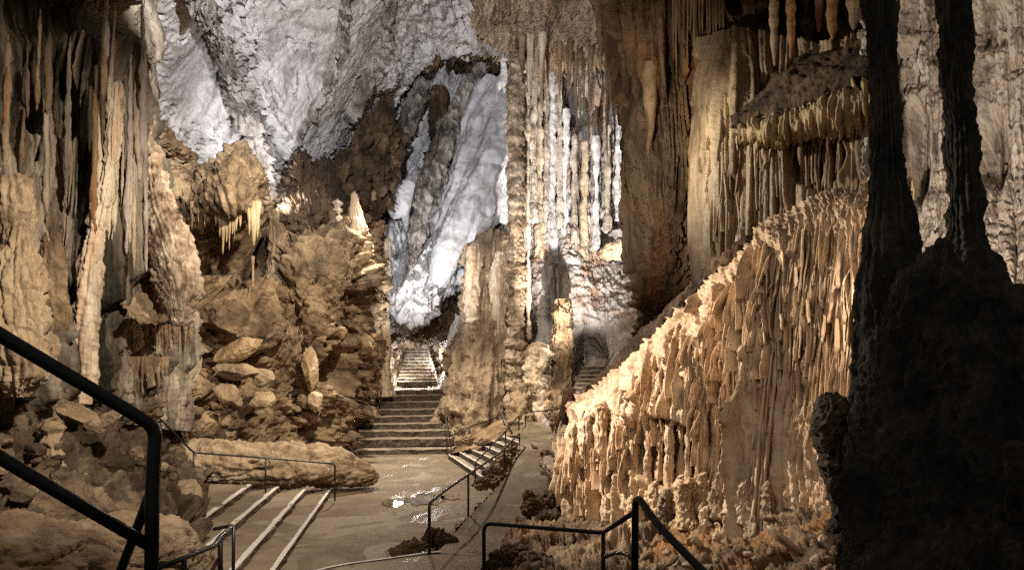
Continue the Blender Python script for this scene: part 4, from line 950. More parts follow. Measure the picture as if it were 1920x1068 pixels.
for k in range(30):
    x = 214+k*4.9+random.uniform(-2, 2)
    spike('stalactite', x, 600, random.uniform(625, 690)+(25 if k < 12 else 0), 14.6+.03*k, random.uniform(3, 6), random.choice([BROWN, MASSM, OCHRE]), rough=.4, label='small brown stalactite in the dense row under the shell', cat='stalactite', group='small stalactites under the shell')
for k in range(18):
    x = 204+k*6.2+random.uniform(-2, 2)
    spike('stalactite', x, 668, random.uniform(700, 760), 14.3+.04*k, random.uniform(3.5, 7), random.choice([BROWN, OCHRE]), rough=.4, label='short brown stalactite in the lower row above the boulders at left', cat='stalactite', group='lower row of short stalactites at left')
# ragged drapery at the left edge
tube('flowstone_drapery', [(40, 330, 10.4, 4), (36, 430, 10.1, 16), (28, 520, 9.7, 40), (30, 600, 9.5, 48), (36, 680, 9.4, 46), (34, 730, 9.4, 24), (34, 745, 9.4, 10)], add(d_drape(.16, .12, 1.1, 133), d_fine(.12, 4, .6)), OCHRE, flat=.6, label='thick ragged drapery at the left edge behind the handrail', cat='flowstone')
tube('flowstone_drapery', [(22, 330, 10.2, 20), (24, 370, 10.1, 28), (24, 420, 10.1, 26), (28, 470, 10.1, 16), (32, 492, 10.1, 5)], add(d_drape(.14, .12, 1.1, 134), d_fine(.08, 4, .6)), OCHRE, flat=.5, label='reddish tan drapery high at the left edge', cat='flowstone')
tube('flowstone_pillar', [(96, 400, 11.4, 6), (98, 480, 11.2, 17), (100, 560, 11.2, 22), (106, 620, 11.2, 19), (108, 650, 11.2, 8)], add(d_drape(.09, .12, 2, 135), d_fine(.06, 4, .4)), BROWN, flat=.7, label='smooth dull brown lobe of flowstone left of the pale rib', cat='flowstone')

# brown ledges in front of the grey vault, the brown also standing in for shadow, with stalactites below
ledge = empty('overhanging_ledge', tuple(P(420, 480, 21)), 'jagged brown overhanging ledge in front of the smooth grey vault at left', 'rock ledge')
patch('ledge_rock', [
    [(306, 352, 23.5), (345, 338, 22.5), (378, 322, 22.2), (408, 298, 22), (452, 276, 22), (488, 308, 22.4), (496, 360, 23.6)],
    [(308, 362, 22.4), (345, 350, 21.3), (380, 335, 21), (412, 315, 20.8), (452, 298, 20.8), (482, 322, 21.2), (492, 362, 22.6)],
    [(312, 400, 21.9), (348, 392, 20.9), (384, 380, 20.4), (416, 360, 20.2), (450, 350, 20.2), (476, 360, 20.8), (488, 385, 22.2)],
    [(318, 440, 22.0), (352, 425, 21.1), (388, 405, 20.8), (418, 392, 20.5), (450, 388, 20.5), (474, 392, 21), (484, 410, 22.4)],
    [(324, 480, 23.4), (356, 450, 23), (392, 420, 22.8), (420, 404, 22.6), (450, 400, 22.6), (472, 404, 23), (482, 420, 24)]],
    add(d_rocky(.28, .9, fac=.2, ff=1.2), d_drape(.14, .3, 1.5, 137)), BROWN, step=2, parent=ledge)
for x, L, r in [(412, 60, 5), (418, 92, 5), (424, 70, 6), (430, 84, 4), (436, 55, 6), (443, 48, 6), (450, 40, 5), (404, 40, 5), (468, 60, 7), (476, 78, 9), (483, 62, 7), (384, 40, 4), (372, 34, 4), (360, 44, 4), (428, 40, 7), (440, 66, 3)]:
    spike('stalactite', x, 378, 385+L, 20.6, r, FRINGE if x > 400 else BROWN, rough=.3, label='tan stalactite under the jagged brown ledge', cat='stalactite', group='stalactites under the brown ledge')
spike('stalactite', 474, 480, 540, 22, 3, TAN, rough=.3, label='lone short pale stalactite in the dark hollow below the brown ledge', cat='stalactite')
patch('overhanging_ledge', [
    [(522, 350, 27), (548, 318, 26.6), (568, 290, 26.6), (590, 312, 27), (640, 290, 28), (690, 215, 30), (725, 170, 32)],
    [(524, 366, 25.6), (548, 340, 25.2), (568, 318, 25.2), (594, 330, 25.6), (646, 318, 26.8), (700, 262, 29.4), (742, 215, 31.4)],
    [(526, 400, 25.2), (550, 385, 24.8), (572, 375, 24.8), (600, 375, 25.2), (650, 362, 26.4), (706, 320, 29), (752, 280, 31.4)],
    [(530, 440, 25.4), (552, 430, 25.1), (576, 420, 25.1), (606, 415, 25.5), (654, 405, 26.6), (702, 378, 28.8), (745, 350, 31.6)],
    [(534, 470, 26.4), (556, 462, 26), (580, 450, 26), (610, 440, 26.4), (656, 425, 27.6), (700, 400, 29.8), (735, 380, 33)]],
    add(d_rocky(.35, .8, fac=.25, ff=1.1, crest=.6), d_drape(.3, .35, 2.5, 139)), DBROWN, label='dark brown broken ledge rising to the arch in the middle', cat='rock ledge')
tube('stone_column', [(526, 395, 25.5, 14), (524, 430, 25.2, 13), (522, 480, 25, 14), (520, 530, 24.8, 18), (520, 570, 24.6, 22)], add(d_drape(.25, .16, 3, 141), d_fine(.1, 3, .3)), BROWN, label='fluted brown column right of the dark hollow', cat='stone column')
tube('stalagmite', [(634, 372, 25.6, 4), (633, 385, 25.6, 8), (632, 420, 25.6, 8.5), (631, 450, 25.6, 10), (626, 480, 25.6, 13), (622, 500, 25.6, 15)], (lambda q: .06*np.sin(q['p'][:, 2]*22)+.05*fbm(q['p']*4, 4, .6, 1)), CREAM, step=1.8, label='slim ringed cream stalagmite on top of the left rock wall', cat='stalagmite')
tube('stalagmite', [(664, 358, 26.2, 2), (666, 385, 26.2, 8), (670, 420, 26.2, 14), (676, 445, 26.2, 18)], add(d_drape(.1, .15, 3, 143), d_fine(.05, 4)), TAN, label='pointed tan stalagmite beside the slim ringed one', cat='stalagmite')
tube('rock_mound', [(600, 420, 26, 12), (598, 435, 25.8, 34), (592, 480, 25.4, 42), (586, 530, 25.2, 52), (580, 580, 25, 58)], d_rocky(.35, .8, fac=.12, ff=1.5), BROWN, flat=.6, label='smooth shouldered brown mound behind the ringed stalagmite', cat='rock')

# boulders and breakdown blocks
BL = [('golden flat slab on top of the boulder heap', 450, 655, 20.6, 52, 21, ORANGE, 24, 4), ('tilted brown slab directly beneath the golden one', 442, 697, 20.6, 44, 19, OCHRE, -6, 5), ('small wedge block at the right of the boulder heap', 492, 708, 20.9, 24, 22, OCHRE, 35, 6),
      ('dark rounded boulder at the left of the boulder heap', 368, 728, 20, 32, 24, BROWN, -15, 7), ('slanting brown boulder at the bottom middle of the heap', 428, 741, 19.8, 37, 22, OCHRE, -28, 8), ('small round boulder at the bottom right of the heap', 490, 750, 20.3, 27, 19, BROWN, 5, 9),
      ('large grey angular boulder above the long flat rock', 364, 797, 18.6, 44, 33, BROWN, 12, 10), ('upright golden slab set in the crumbling wall', 580, 690, 23.3, 17, 44, ORANGE, 4, 11), ('orange block below the upright golden slab', 592, 752, 23.4, 16, 20, ORANGE, 10, 12),
      ('brown domed boulder high in the left wall', 432, 590, 20.6, 52, 46, BROWN, 8, 13), ('grey tilted slab on the dark slope at left', 128, 772, 11.4, 62, 26, BROWN, -18, 14),
      ('small brown block left of the stalagmite stump', 36, 800, 10.6, 26, 18, OCHRE, 10, 15), ('rounded tan stone beside the grey tilted slab', 176, 800, 11.2, 20, 18, OCHRE, 0, 16), ('pair of fused knobs right of the tilted slab', 205, 785, 11.4, 26, 14, OCHRE, 30, 17),
      ('squarish stone right of the pair of knobs', 258, 850, 13.2, 18, 16, BROWN, 0, 18), ('brown block behind the first post of the far left rail', 262, 800, 15.5, 22, 17, BROWN, 10, 19), ('knobby stone pinnacle by the top of the white edged steps', 352, 925, 13.0, 26, 30, OCHRE, 0, 20)]
for lb, x, y, D, rx, ry, m, rot, sd in BL:
    boulder('boulder', x, y, D, rx, ry, m, rot=rot, depth=.8, planes=14 if sd != 13 else 30, rough=.10, lump=.03, seed=sd, cut=.6, label=lb, cat='boulder')
tube('stalagmite', [(96, 782, 10.6, 10), (97, 792, 10.6, 16), (98, 830, 10.6, 16), (102, 870, 10.6, 19), (104, 890, 10.6, 12)], lambda q: .03*np.sin(q['p'][:, 2]*30)+.06*fbm(q['p']*4, 4, .6, 1), OCHRE, label='ringed stalagmite stump on the dark slope at left', cat='stalagmite')
for k in range(26):
    x, y = random.uniform(-60, 330), random.uniform(840, 960)
    D = np.interp(y, [830, 900, 960], [11.5, 9.8, 8.2])+max(0, x-100)*.012
    boulder('loose_stone', x, y, D, random.uniform(6, 15), random.uniform(5, 10), random.choice([BROWN, DSLOPE, OCHRE]), rot=random.uniform(-30, 30), planes=9, sub=4, rough=.15, seed=50+k, label='small loose stone scattered on the dark slope at left', cat='stone', group='loose stones on the slope')
for k in range(62):
    x, y = random.uniform(335, 700), random.uniform(520, 838)
    if abs(x-640) < 34 and abs(y-690) < 46: continue
    r = random.uniform(7, 21)
    boulder('wall_block', x, y, depth_on('leftmid', x, y)-.25, r, r*random.uniform(.5, 1.1), random.choice([BROWN, OCHRE, BROWN, MASSM]), rot=random.uniform(-60, 60), planes=10, sub=4, rough=.12, seed=300+k, cut=.55, label='angular brown block jammed in the crumbling wall left of the wide stairs', cat='boulder', group='blocks in the crumbling wall')
for k in range(40):
    x, y = random.uniform(-60, 370), random.uniform(770, 950)
    r = random.uniform(9, 30)
    boulder('slope_rock', x, y, depth_on('slope', x, y)-.05, r, r*random.uniform(.35, .8), random.choice([BROWN, DSLOPE, DSLOPE]), rot=random.uniform(-25, 25), planes=10, sub=4, rough=.14, seed=400+k, cut=.6, label='half buried brown rock on the dark slope at left', cat='rock', group='rocks bedded in the slope')
# long log-like rock
def logd(q):
    p = q['p']
    return .22*fbm_s(p*np.array([.5, 1.2, 1.5]), 5, .55, 1)+.06*fbm(p*3, 4, .6, 1)-.3*sm(fbm_s(p*np.array([.35, 1, 1.8])+8, 3, .5, 2), .35, .55)
tube('long_flat_rock', [(300, 850, 19.2, 16), (335, 855, 18.8, 34), (400, 868, 18.8, 42), (480, 874, 19.0, 44), (560, 872, 19.4, 41), (630, 876, 19.9, 36), (680, 890, 20.2, 24), (712, 894, 20.4, 8)], logd, OCHRE, step=2, flat=1.2, label='long low log shaped rock lying behind the white edged steps', cat='rock')
# big olive-brown boulder in the foreground, bottom left
tube('foreground_rock', [(-120, 1100, 5.9, 118), (0, 1088, 6.1, 112), (120, 1082, 6.4, 106), (220, 1078, 6.9, 102), (290, 1076, 7.4, 96), (335, 1080, 7.8, 80), (372, 1088, 8.1, 46), (388, 1095, 8.2, 16)],
     lambda q: .16*fbm(q['p']*1.0, 5, .5, 1)+.05*facet(q['p'], 2.2)+.04*fbm_s(q['p']*np.array([3, 3, 5]), 4, .6, 2), OCHRE, flat=1.0, step=2.6, label='big olive brown boulder along the bottom left under the handrail', cat='rock')
# rocks on the floor
def clump(lb, parts, mat, seed):
    e = empty('rock_clump', tuple(P(parts[0][0], parts[0][1], parts[0][2])), lb, 'rock')
    for k, (x, y, D, rx, ry) in enumerate(parts):
        boulder('rock_lump', x, y, D, rx, ry, mat, rot=random.uniform(-30, 30), planes=12, rough=.32, lump=.22, sub=5, seed=seed+k, parent=e)
clump('low dark rough rock on the plaza beside the post of the middle handrail', [(770, 1026, 13.0, 36, 14), (815, 1008, 13.2, 22, 20), (840, 1012, 13.2, 20, 11), (745, 1036, 12.8, 18, 8)], DBROWN, 200)
clump('dark knobbly rock beside the path in front of the fan', [(1000, 952, 14.3, 22, 24), (1022, 945, 14.5, 22, 26), (990, 930, 14.4, 12, 12), (1040, 940, 14.8, 22, 24), (1020, 975, 14.0, 34, 16)], DBROWN, 210)
clump('brown rough rock wall below the small white edged stairs', [(948, 872, 20.5, 24, 26), (925, 890, 19.0, 22, 20), (958, 850, 21.4, 16, 18), (905, 906, 18.2, 18, 12), (935, 905, 18.2, 20, 14)], OCHRE, 220)
clump('dark crumbly rock at the foot of the near right handrail', [(940, 1045, 11.6, 22, 18), (968, 1030, 11.9, 30, 12), (925, 1066, 11.0, 20, 16), (1000, 1055, 11.4, 40, 18)], DBROWN, 230)
clump('knobbly brown rock between the wide stairs and the small stairs', [(880, 825, 26, 14, 10), (905, 828, 25.5, 18, 7), (862, 806, 27.5, 12, 9)], OCHRE, 240)
clump('low brown rocks beside the start of the narrow far stairs', [(1048, 790, 25.5, 18, 20), (1064, 800, 24.8, 14, 16), (1035, 770, 27, 14, 16)], OCHRE, 250)
for x, y, D, r in [(1170, 1030, 11.3, 12), (1150, 1010, 11.8, 9), (1188, 1010, 11.6, 9)]:
    spike('stalagmite', x, y+30, y-55, D, r, TAN, rough=.5, blunt=.5, label='small tan stalagmite stub behind the near right handrail', cat='stalagmite', group='stubs behind the right handrail')
for k in range(24):
    x, y = random.uniform(1210, 1560), random.uniform(1000, 1075)
    D = np.interp(x, [1200, 1600], [10.6, 8.0])*(1-(y-1020)*.0022)
    boulder('loose_stone', x, y, D, random.uniform(6, 18), random.uniform(5, 12), random.choice([BROWN, OCHRE, TAN]), rot=random.uniform(-40, 40), planes=9, sub=4, rough=.15, seed=90+k, label='small loose stone on the earth below the fan', cat='stone', group='loose stones below the fan')
boulder('broken_rib', 1478, 1020, 8.8, 52, 9, TAN, rot=-42, planes=10, sub=4, seed=77, label='pale broken rib of rock lying on the earth below the fan', cat='rock')
tube('hanging_boulder', [(1128, 480, 35.5, 6), (1140, 472, 35, 16), (1165, 465, 34.8, 19), (1190, 456, 34.8, 10)], d_rocky(.15, 1.4), CREAM, label='rounded boulder wedged in the crack of the far wall', cat='boulder')
# tunnel formations
tube('stone_column', [(862, 560, 37, 5), (858, 600, 36.8, 6), (850, 640, 36.6, 8), (846, 700, 36.4, 12), (840, 760, 36.2, 16)], add(d_drape(.15, .14, 2, 151), d_fine(.1, 4)), WHITE, label='brightly lit white column on the right side of the tunnel mouth', cat='stone column')
tube('stone_column', [(884, 540, 36, 6), (882, 580, 35.8, 6), (880, 640, 35.6, 7), (878, 700, 35.4, 9)], add(d_drape(.1, .14, 2, 152), d_fine(.08, 4)), CREAM, label='slim cream column at the right edge of the tunnel mouth', cat='stone column')
tube('stone_column', [(722, 440, 31.5, 5), (722, 520, 31.5, 8), (718, 580, 31.5, 9), (722, 640, 31.5, 9), (722, 700, 31.8, 11), (724, 745, 32, 15)], add(d_drape(.12, .14, 2, 153), d_fine(.1, 4)), CREAM, label='bright cream rib on the left side of the tunnel mouth', cat='stone column')
patch('flowstone_bank', [
    [(862, 600, 39), (880, 590, 38), (900, 580, 37), (920, 590, 37)], [(850, 670, 38), (868, 660, 37), (890, 650, 36.2), (910, 650, 36)],
    [(826, 712, 37), (848, 705, 36), (870, 695, 35.4), (900, 690, 35)], [(812, 735, 36.4), (834, 738, 35.2), (860, 735, 34.6), (890, 730, 34)]],
    add(d_rocky(.3, 1.2), d_drape(.2, .3, 1, 155)), WHITE, label='dazzling white flowstone bank beside the stairs in the tunnel', cat='flowstone')

# ------------------------------------------------------------------ stairs
def prism(name, top, drop, mat, parent, rough=.02, ny=26, bevel=.02, **kw):
    """a step: quad top (front left, front right, back right, back left), front and sides dropping by drop"""
    A, B, Cc, Dd = [np.array(v, float) for v in top]
    u = np.linspace(0, 1, ny)[:, None]
    sd = random.random()*30
    fr = A*(1-u)+B*u; bk = Dd*(1-u)+Cc*u
    back = (bk-fr); back /= np.maximum(np.linalg.norm(back, axis=1, keepdims=True), 1e-6)
    j = rough*np.stack([vn(fr*2.5+sd), vn(fr*2.5+sd+9), vn(fr*3+sd+19)*.5], 1)
    rows = []
    low = fr+j*1.0-np.array([0, 0, drop])
    mid = fr+j+rough*1.4*np.stack([vn(fr*6+sd), vn(fr*6+sd+4), 0*sd+vn(fr*6+sd+8)], 1)-np.array([0, 0, drop*.5])
    rows = [bk-np.array([0, 0, drop]), low, mid, fr+j-np.array([0, 0, bevel]), fr+j+back*bevel, fr*.5+bk*.5+np.array([0, 0, .006])*vn(fr*2)[:, None], bk]
    G = np.stack(rows, 0); n = len(rows)
    Q = [tuple(q) for q in grid_faces(n, ny)]
    Q += [tuple(i*ny for i in range(n))[::-1], tuple(i*ny+ny-1 for i in range(n)), tuple(range(ny))+tuple(range((n-1)*ny, n*ny))[::-1]]
    o = link_mesh(name, G.reshape(-1, 3), Q, mat, parent, smooth=False)
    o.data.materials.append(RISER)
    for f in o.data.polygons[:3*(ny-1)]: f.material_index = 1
    return tag(o, **kw) if kw else o

def edge_strip(A, B, C2, D2, w, parent, mat=EDGE):
    """painted nosing laid on the front edge of a step"""
    A, B, C2, D2 = [np.array(v, float) for v in (A, B, C2, D2)]
    n = 40; u = np.linspace(0, 1, n)[:, None]
    f = A*(1-u)+B*u; b = D2*(1-u)+C2*u
    dr = b-f; dr /= np.linalg.norm(dr, axis=1, keepdims=True)
    ww = w*(1+.25*vn(f*3)[:, None]+.2*vn(f*9)[:, None])
    top = np.array([0, 0, .008])
    G = np.stack([f-dr*.006-np.array([0, 0, .012]), f-dr*.008+top, f+dr*ww+top, f+dr*ww-top], 0)
    Q = [tuple(q) for q in grid_faces(4, n)]
    return link_mesh('white_edge', G.reshape(-1, 3), Q, mat, parent, smooth=False)

def Pz(x, y, z):
    d = (EYE-z)*F/(y-HOR); return P(x, y, d)

# wide stairs in the middle
ws = empty('stone_stairs', tuple(P(750, 845, 28.6)), 'wide worn concrete stairs climbing to the bright tunnel', 'stairs')
ly = [842, 822, 807, 794, 780, 767, 753, 741, 731]
lx = [660, 661, 676, 688, 705, 712, 714, 716, 722]; rx = [842, 841, 841, 840, 840, 840, 838, 832, 830]
dd = [28.6+.6*i for i in range(9)]
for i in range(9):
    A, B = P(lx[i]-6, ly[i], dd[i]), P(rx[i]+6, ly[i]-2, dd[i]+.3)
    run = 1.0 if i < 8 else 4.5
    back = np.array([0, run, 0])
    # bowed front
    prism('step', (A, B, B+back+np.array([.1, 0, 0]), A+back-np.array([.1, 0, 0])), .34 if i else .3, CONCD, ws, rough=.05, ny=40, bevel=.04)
ts = empty('stone_stairs', tuple(P(790, 712, 38)), 'small flight of pale stairs inside the bright tunnel', 'stairs')
for i in range(11):
    D = 37.8+.6*i; y = 714-6.3*i; xl, xr = 744+2.0*i, 820-1.9*i
    A, B = P(xl, y, D), P(xr, y, D)
    prism('step', (A, B, B+[0, .9, 0], A+[0, .9, 0]), .3, CREAM, ts, rough=.05, ny=14)
# narrow far stairs on the right
fs = empty('stone_stairs', tuple(P(1085, 775, 26)), 'narrow stairs climbing into the dark alcove on the right', 'stairs')
for i in range(12):
    D = 26+.45*i; y = 774-8.0*i; xl, xr = 1061+2.8*i, 1112+4.6*i
    A, B = P(xl, y, D), P(xr, y-1, D+.1)
    prism('step', (A, B, B+[0, .8, 0], A+[0, .8, 0]), .3, CONCD, fs, rough=.03, ny=14, bevel=.03)
# small stairs with white edges
ss = empty('stone_stairs', tuple(Pz(880, 875, 0)), 'small flight of white edged steps up to the path', 'stairs')
SE = [((841, 852), (908, 897)), ((861, 847), (920, 881)), ((879, 840), (932, 864)), ((903, 833), (948, 853)), ((922, 825), (960, 841)), ((939, 817), (977, 831))]
zs_ = [.18*(i+1) for i in range(6)]
ep = [(Pz(*a, z), Pz(*b, z)) for (a, b), z in zip(SE, zs_)]
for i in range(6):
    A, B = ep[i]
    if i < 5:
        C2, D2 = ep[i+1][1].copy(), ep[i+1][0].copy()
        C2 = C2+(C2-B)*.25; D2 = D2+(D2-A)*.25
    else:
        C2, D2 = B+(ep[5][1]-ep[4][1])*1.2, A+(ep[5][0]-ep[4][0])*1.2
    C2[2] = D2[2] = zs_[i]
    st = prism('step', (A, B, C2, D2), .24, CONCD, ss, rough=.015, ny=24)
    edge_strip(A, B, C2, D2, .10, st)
# long white edged steps on the left of the plaza
ls = empty('stone_stairs', tuple(Pz(520, 960, 0)), 'four broad white edged steps descending to the plaza from the left', 'stairs')
LE = [((618, 920), (513, 1070)), ((572, 918), (438, 1070)), ((520, 914), (372, 1040)), ((468, 910), (330, 1010))]
for i in range(4):
    z = .15*(i+1)
    A0, B0 = Pz(*LE[i][0], z), Pz(*LE[i][1], z)
    A = A0+(A0-B0)*.03; B = B0+(B0-A0)*.8
    if i < 3:
        z2 = .15*(i+2)
        A1, B1 = Pz(*LE[i+1][0], z2), Pz(*LE[i+1][1], z2)
        D2 = A1+(A1-B1)*.03; C2 = B1+(B1-A1)*.8
        D2 = D2+(D2-A)*.3; C2 = C2+(C2-B)*.3
    else:
        D2, C2 = A+np.array([-3.5, .4, 0]), B+np.array([-3.5, .4, 0])
    D2[2] = C2[2] = z
    # front edge faces right: order so that the riser is on the plaza side
    st = prism('step', (A, B, C2, D2), .2, CONC, ls, rough=.03, ny=50, bevel=.02)
    edge_strip(A, B, C2, D2, .10, st)
# white line along the edge of the near walkway
q0 = [Pz(x, y, .17) for x, y in [(560, 1077), (640, 1058), (720, 1047), (790, 1037), (826, 1033)]]
q0 = crom(np.array(q0), 40); dr = np.array([.25, -1, 0]); dr /= np.linalg.norm(dr)
G = np.stack([q0-np.array([0, 0, .14])-dr*.02, q0+np.array([0, 0, .01])-dr*.02, q0+dr*(.055+.02*vn(q0*4))[:, None]+np.array([0, 0, .012])], 0)
tag(link_mesh('painted_edge_line', G.reshape(-1, 3), [tuple(q) for q in grid_faces(3, 40)], EDGE, origin='zero', smooth=False), kind='structure')

# ------------------------------------------------------------------ handrails
def pipe(name, pts, r, mat, parent, bend=.12, seg=10):
    """round bar through world points, corners rounded"""
    pts = [Vector(p) for p in pts]
    path = [pts[0]]
    for a, b, c in zip(pts, pts[1:], pts[2:]):
        u = (a-b); w = (c-b); k = min(bend, u.length*.45, w.length*.45)
        u.normalize(); w.normalize()
        for s in range(7):
            f = s/6
            path.append((b+u*k)*(1-f)**2+b*2*f*(1-f)+(b+w*k)*f*f)
    path.append(pts[-1])
    V, n = [], len(path)
    prev = None
    for i, p in enumerate(path):
        t = (path[min(i+1, n-1)]-path[max(i-1, 0)]).normalized()
        if prev is None: prev = t.orthogonal().normalized()
        e1 = (prev-t*prev.dot(t)).normalized(); prev = e1
        e2 = t.cross(e1)
        for j in range(seg):
            a = 2*math.pi*j/seg
            V.append(p+(e1*math.cos(a)+e2*math.sin(a))*r)
    Q = [tuple(int(v) for v in q) for q in grid_faces(n, seg, True)]+[tuple(range(seg)), tuple(range((n-1)*seg, n*seg))[::-1]]
    return link_mesh(name, np.array([v[:] for v in V]), Q, mat, parent)

def railing(label, rails, posts, base, mat=STEEL, name='handrail'):
    e = empty(name, tuple(base), label, 'handrail')
    for pts, r in rails: pipe('rail_bar', [P(*p) for p in pts], r, mat, e)
    for (x0, y0, D0, x1, y1, D1), r in posts: pipe('post', [P(x0, y0, D0), P(x1, y1, D1)], r, mat, e)
    return e
# middle rail
railing('slim bent handrail between the plaza and the path', [([(805, 1042, 12.25), (805, 942, 12.25), (840, 915, 13.6), (880, 888, 15.2), (938, 848, 18.5), (974, 812, 22), (974, 829, 22.2)], .028)],
        [((878, 889, 15.15, 878, 970, 15.15), .024), ((946, 842, 19.2, 948, 905, 19.2), .022), ((960, 826, 20.6, 960, 870, 20.6), .022)], P(805, 1042, 12.25))
railing('slim handrail on the far side of the small white edged stairs', [([(891, 908, 21.2), (891, 866, 21.2), (915, 842, 22.2), (948, 808, 23.4), (973, 778, 24.6), (973, 806, 24.6)], .024)],
        [((948, 808, 23.4, 948, 836, 23.4), .022)], P(891, 905, 21.2))
railing('pale short handrail piece leaning behind the small stairs', [([(941, 776, 25.5), (948, 792, 25), (960, 812, 24.5)], .04)], [], P(950, 815, 24.5), mat=STEELB)
railing('thin handrail on the right side of the wide stairs', [([(838, 852, 28.3), (838, 806, 28.3), (833, 758, 30.6), (829, 722, 33.2), (828, 704, 34.4), (830, 722, 34.4)], .026)],
        [((834, 760, 30.5, 836, 800, 30.5), .022)], P(838, 850, 28.3), mat=STEELB)
railing('short handrail on the left at the top of the wide stairs', [([(714, 756, 31.4), (715, 726, 31.4), (730, 712, 33.2), (737, 706, 34)], .03), ([(737, 738, 34), (737, 702, 34)], .03)], [], P(714, 756, 31.4), mat=STEELB)
railing('dark post at the lower left of the wide stairs', [([(640, 826, 28), (657, 840, 28.4)], .03)], [((657, 800, 28.3, 657, 850, 28.3), .035)], P(657, 850, 28.3))
railing('tiny bent handrail inside the bright tunnel', [([(808, 712, 38), (808, 696, 38), (813, 690, 39), (815, 700, 39)], .04)], [], P(808, 712, 38), mat=STEELB)
railing('thin handrail running low from the wide stairs towards the knobbly column', [([(841, 818, 28), (880, 800, 27.6), (920, 786, 27.2), (948, 776, 26.8)], .022)], [((880, 800, 27.6, 880, 822, 27.6), .02)], P(880, 822, 27.6))
railing('thin handrail behind the path below the stalagmite stack', [([(985, 800, 25.5), (985, 772, 25.5), (1040, 768, 26), (1062, 772, 26)], .02)], [], P(985, 800, 25.5))
railing('slim handrail along the narrow far stairs', [([(1104, 770, 25.4), (1104, 738, 25.4), (1152, 660, 31)], .022)], [((1128, 700, 28.2, 1128, 730, 28.2), .02)], P(1104, 770, 25.4))
railing('slim dark handrail behind the broad white edged steps', [([(232, 790, 14), (290, 778, 15.5), (303, 787, 15.8), (363, 848, 16.6), (498, 858, 17.0), (618, 868, 17.7), (628, 869, 17.8), (628, 938, 18.0)], .022)],
        [((302, 787, 15.8, 302, 820, 15.8), .02), ((363, 848, 16.6, 362, 905, 16.6), .022), ((498, 858, 17, 498, 924, 17), .022)], P(628, 938, 18.6))
railing('dark handrail descending beside the foreground boulder to the white edged steps', [([(296, 1064, 5.9), (345, 1045, 6.2), (402, 1022, 6.9), (412, 1006, 7.4), (436, 984, 8.6), (402, 991, 9.2)], .025)],
        [((413, 1008, 7.4, 413, 1120, 7.4), .028), ((438, 984, 8.6, 437, 1120, 8.6), .022), ((345, 1045, 6.2, 345, 1120, 6.2), .026)], P(413, 1120, 7.8))
railing('near right handrail with square corner beside the path', [([(908, 1130, 8.2), (907, 980, 8.2), (1130, 998, 7.4), (1192, 958, 6.0)], .024), ([(1132, 1044, 7.4), (1152, 1036, 6.9), (1172, 1036, 6.4), (1192, 1050, 5.9)], .021)],
        [((1131, 998, 7.4, 1131, 1130, 7.4), .024)], P(908, 1130, 8.2))
railing('thick dark handrail bending down to the right in the foreground', [([(1190, 1130, 4.4), (1191, 922, 4.4), (1232, 982, 4.1), (1300, 1052, 3.8), (1400, 1150, 3.5)], .024)], [], P(1190, 1130, 4.4))
railing('heavy dark handrail with two bars crossing the lower left foreground', [([(-260, 462, 2.0), (0, 628, 2.3), (250, 775, 2.55), (292, 802, 2.6), (286, 900, 2.6), (283, 1150, 2.6)], .0255), ([(-260, 690, 2.0), (0, 858, 2.3), (284, 1024, 2.6)], .0235)],
        [((280, 930, 2.62, 222, 1080, 2.9), .019)], P(283, 1150, 2.6))

# ------------------------------------------------------------------ light
W = bpy.data.worlds.new('World'); S.world = W; W.use_nodes = True
bg = W.node_tree.nodes['Background']; bg.inputs[0].default_value = (.9, .8, .68, 1); bg.inputs[1].default_value = .14

def spot(name, at, to, watt, col, size=90, blend=.6, rad=.12):
    l = bpy.data.lights.new(name, 'SPOT'); l.energy = watt; l.color = col; l.spot_size = math.radians(size); l.spot_blend = blend; l.shadow_soft_size = rad
    o = bpy.data.objects.new(name, l); C.objects.link(o)
    a, b = Vector(at), Vector(to)
    o.location = a; o.rotation_euler = (b-a).to_track_quat('-Z', 'Y').to_euler()
    return o
def point(name, at, watt, col, rad=.15):
    l = bpy.data.lights.new(name, 'POINT'); l.energy = watt; l.color = col; l.shadow_soft_size = rad
    o = bpy.data.objects.new(name, l); C.objects.link(o); o.location = at
    return o
COOL = (.99, .98, .98); WARM = (1.0, .86, .69); NEUT = (1.0, .91, .80)
exec_lights = True
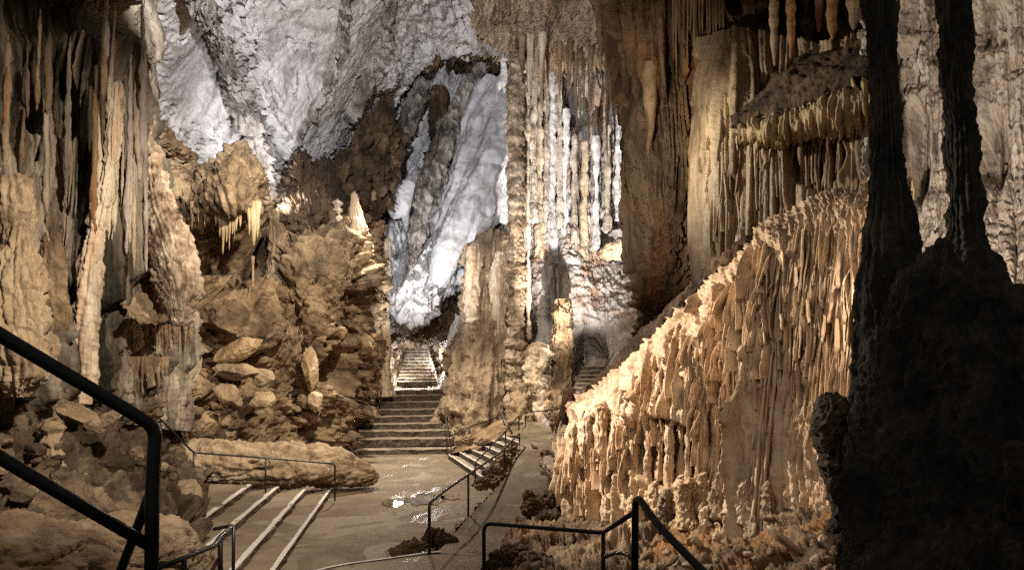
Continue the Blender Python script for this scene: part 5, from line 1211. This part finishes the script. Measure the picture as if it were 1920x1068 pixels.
# vault wash: a fill added high in front, and a flood between the left ledges
spot('vault_flood_fill', (-2.25, 8, 10.2), P(615, 0, 22), 11500, COOL, 66, .3)
spot('vault_flood_fill', P(515, 400, 24.2), P(600, 60, 25), 800, COOL, 140, .5)
spot('slab_floodlight', P(748, 735, 28.4), P(880, 250, 34), 4300, COOL, 74, 1)
spot('far_wall_floodlight', P(1085, 740, 26.2), P(1085, 260, 38), 18000, NEUT, 62, 1)
point('tunnel_lamp', P(838, 650, 40.5), 1600, COOL, .4)
point('tunnel_lamp', P(742, 680, 38), 420, NEUT, .4)
spot('added_tunnel_spot', P(775, 640, 38.5), P(775, 765, 32.2), 5000, NEUT, 90, .9, .4)  # extra spot added to brighten the top steps and their reflection
spot('added_stair_spot', P(1010, 590, 24), P(1095, 735, 27.5), 2000, NEUT, 36, 1)  # unseen spot added to lift the narrow stairs out of the dark
spot('fan_floodlight', (-3.3, 14.9, 6.6), P(1420, 780, 12.5), 6600, (1, .85, .68), 75, .8)
spot('added_fan_fill', P(880, -300, 6), P(1440, 760, 11), 700, (1, .85, .68), 60, 1)  # fill added from above the view to brighten the fan's right side
spot('floor_floodlight', (-4.6, 26.5, 12), (-1.8, 24, 0), 10000, WARM, 95, .9)
spot('left_wall_floodlight', P(900, -160, 12), P(430, 620, 21), 11500, (1, .86, .70), 70, .9)
spot('left_near_floodlight', P(700, -300, 6), P(150, 650, 10), 4600, (1, .86, .70), 92, .9)
spot('column_floodlight', P(850, -200, 15), P(960, 640, 30), 7500, WARM, 50, .9)
spot('brown_column_floodlight', P(860, 300, 12), P(1260, 300, 23), 4000, WARM, 44, .9)
spot('curtain_floodlight', (.6, 16.6, 10), P(1480, 290, 16.3), 1500, NEUT, 80, .9)
spot('right_wall_floodlight', P(1770, 820, 8.6), P(1830, 200, 13), 2100, (1, .84, .66), 90, .8)

# ------------------------------------------------------------------ camera
cam = bpy.data.cameras.new('camera'); co = bpy.data.objects.new('camera', cam); C.objects.link(co)
co.location = (0, 0, EYE); co.rotation_euler = (math.radians(90), 0, 0)
cam.sensor_width = 36; cam.lens = 24; cam.shift_y = (HOR-534)/1920; cam.clip_end = 300; cam.clip_start = .05
S.camera = co
S.render.engine = 'CYCLES'
S.view_settings.view_transform = 'Standard'; S.view_settings.look = 'None'; S.view_settings.exposure = 0; S.view_settings.gamma = 1
S.cycles.max_bounces = 4; S.cycles.diffuse_bounces = 2; S.cycles.glossy_bounces = 2
S.cycles.use_denoising = False; S.cycles.sample_clamp_indirect = 1.5; S.cycles.caustics_reflective = False; S.cycles.caustics_refractive = False
S.cycles.pixel_filter_type = 'BLACKMAN_HARRIS'; S.cycles.filter_width = 1.5
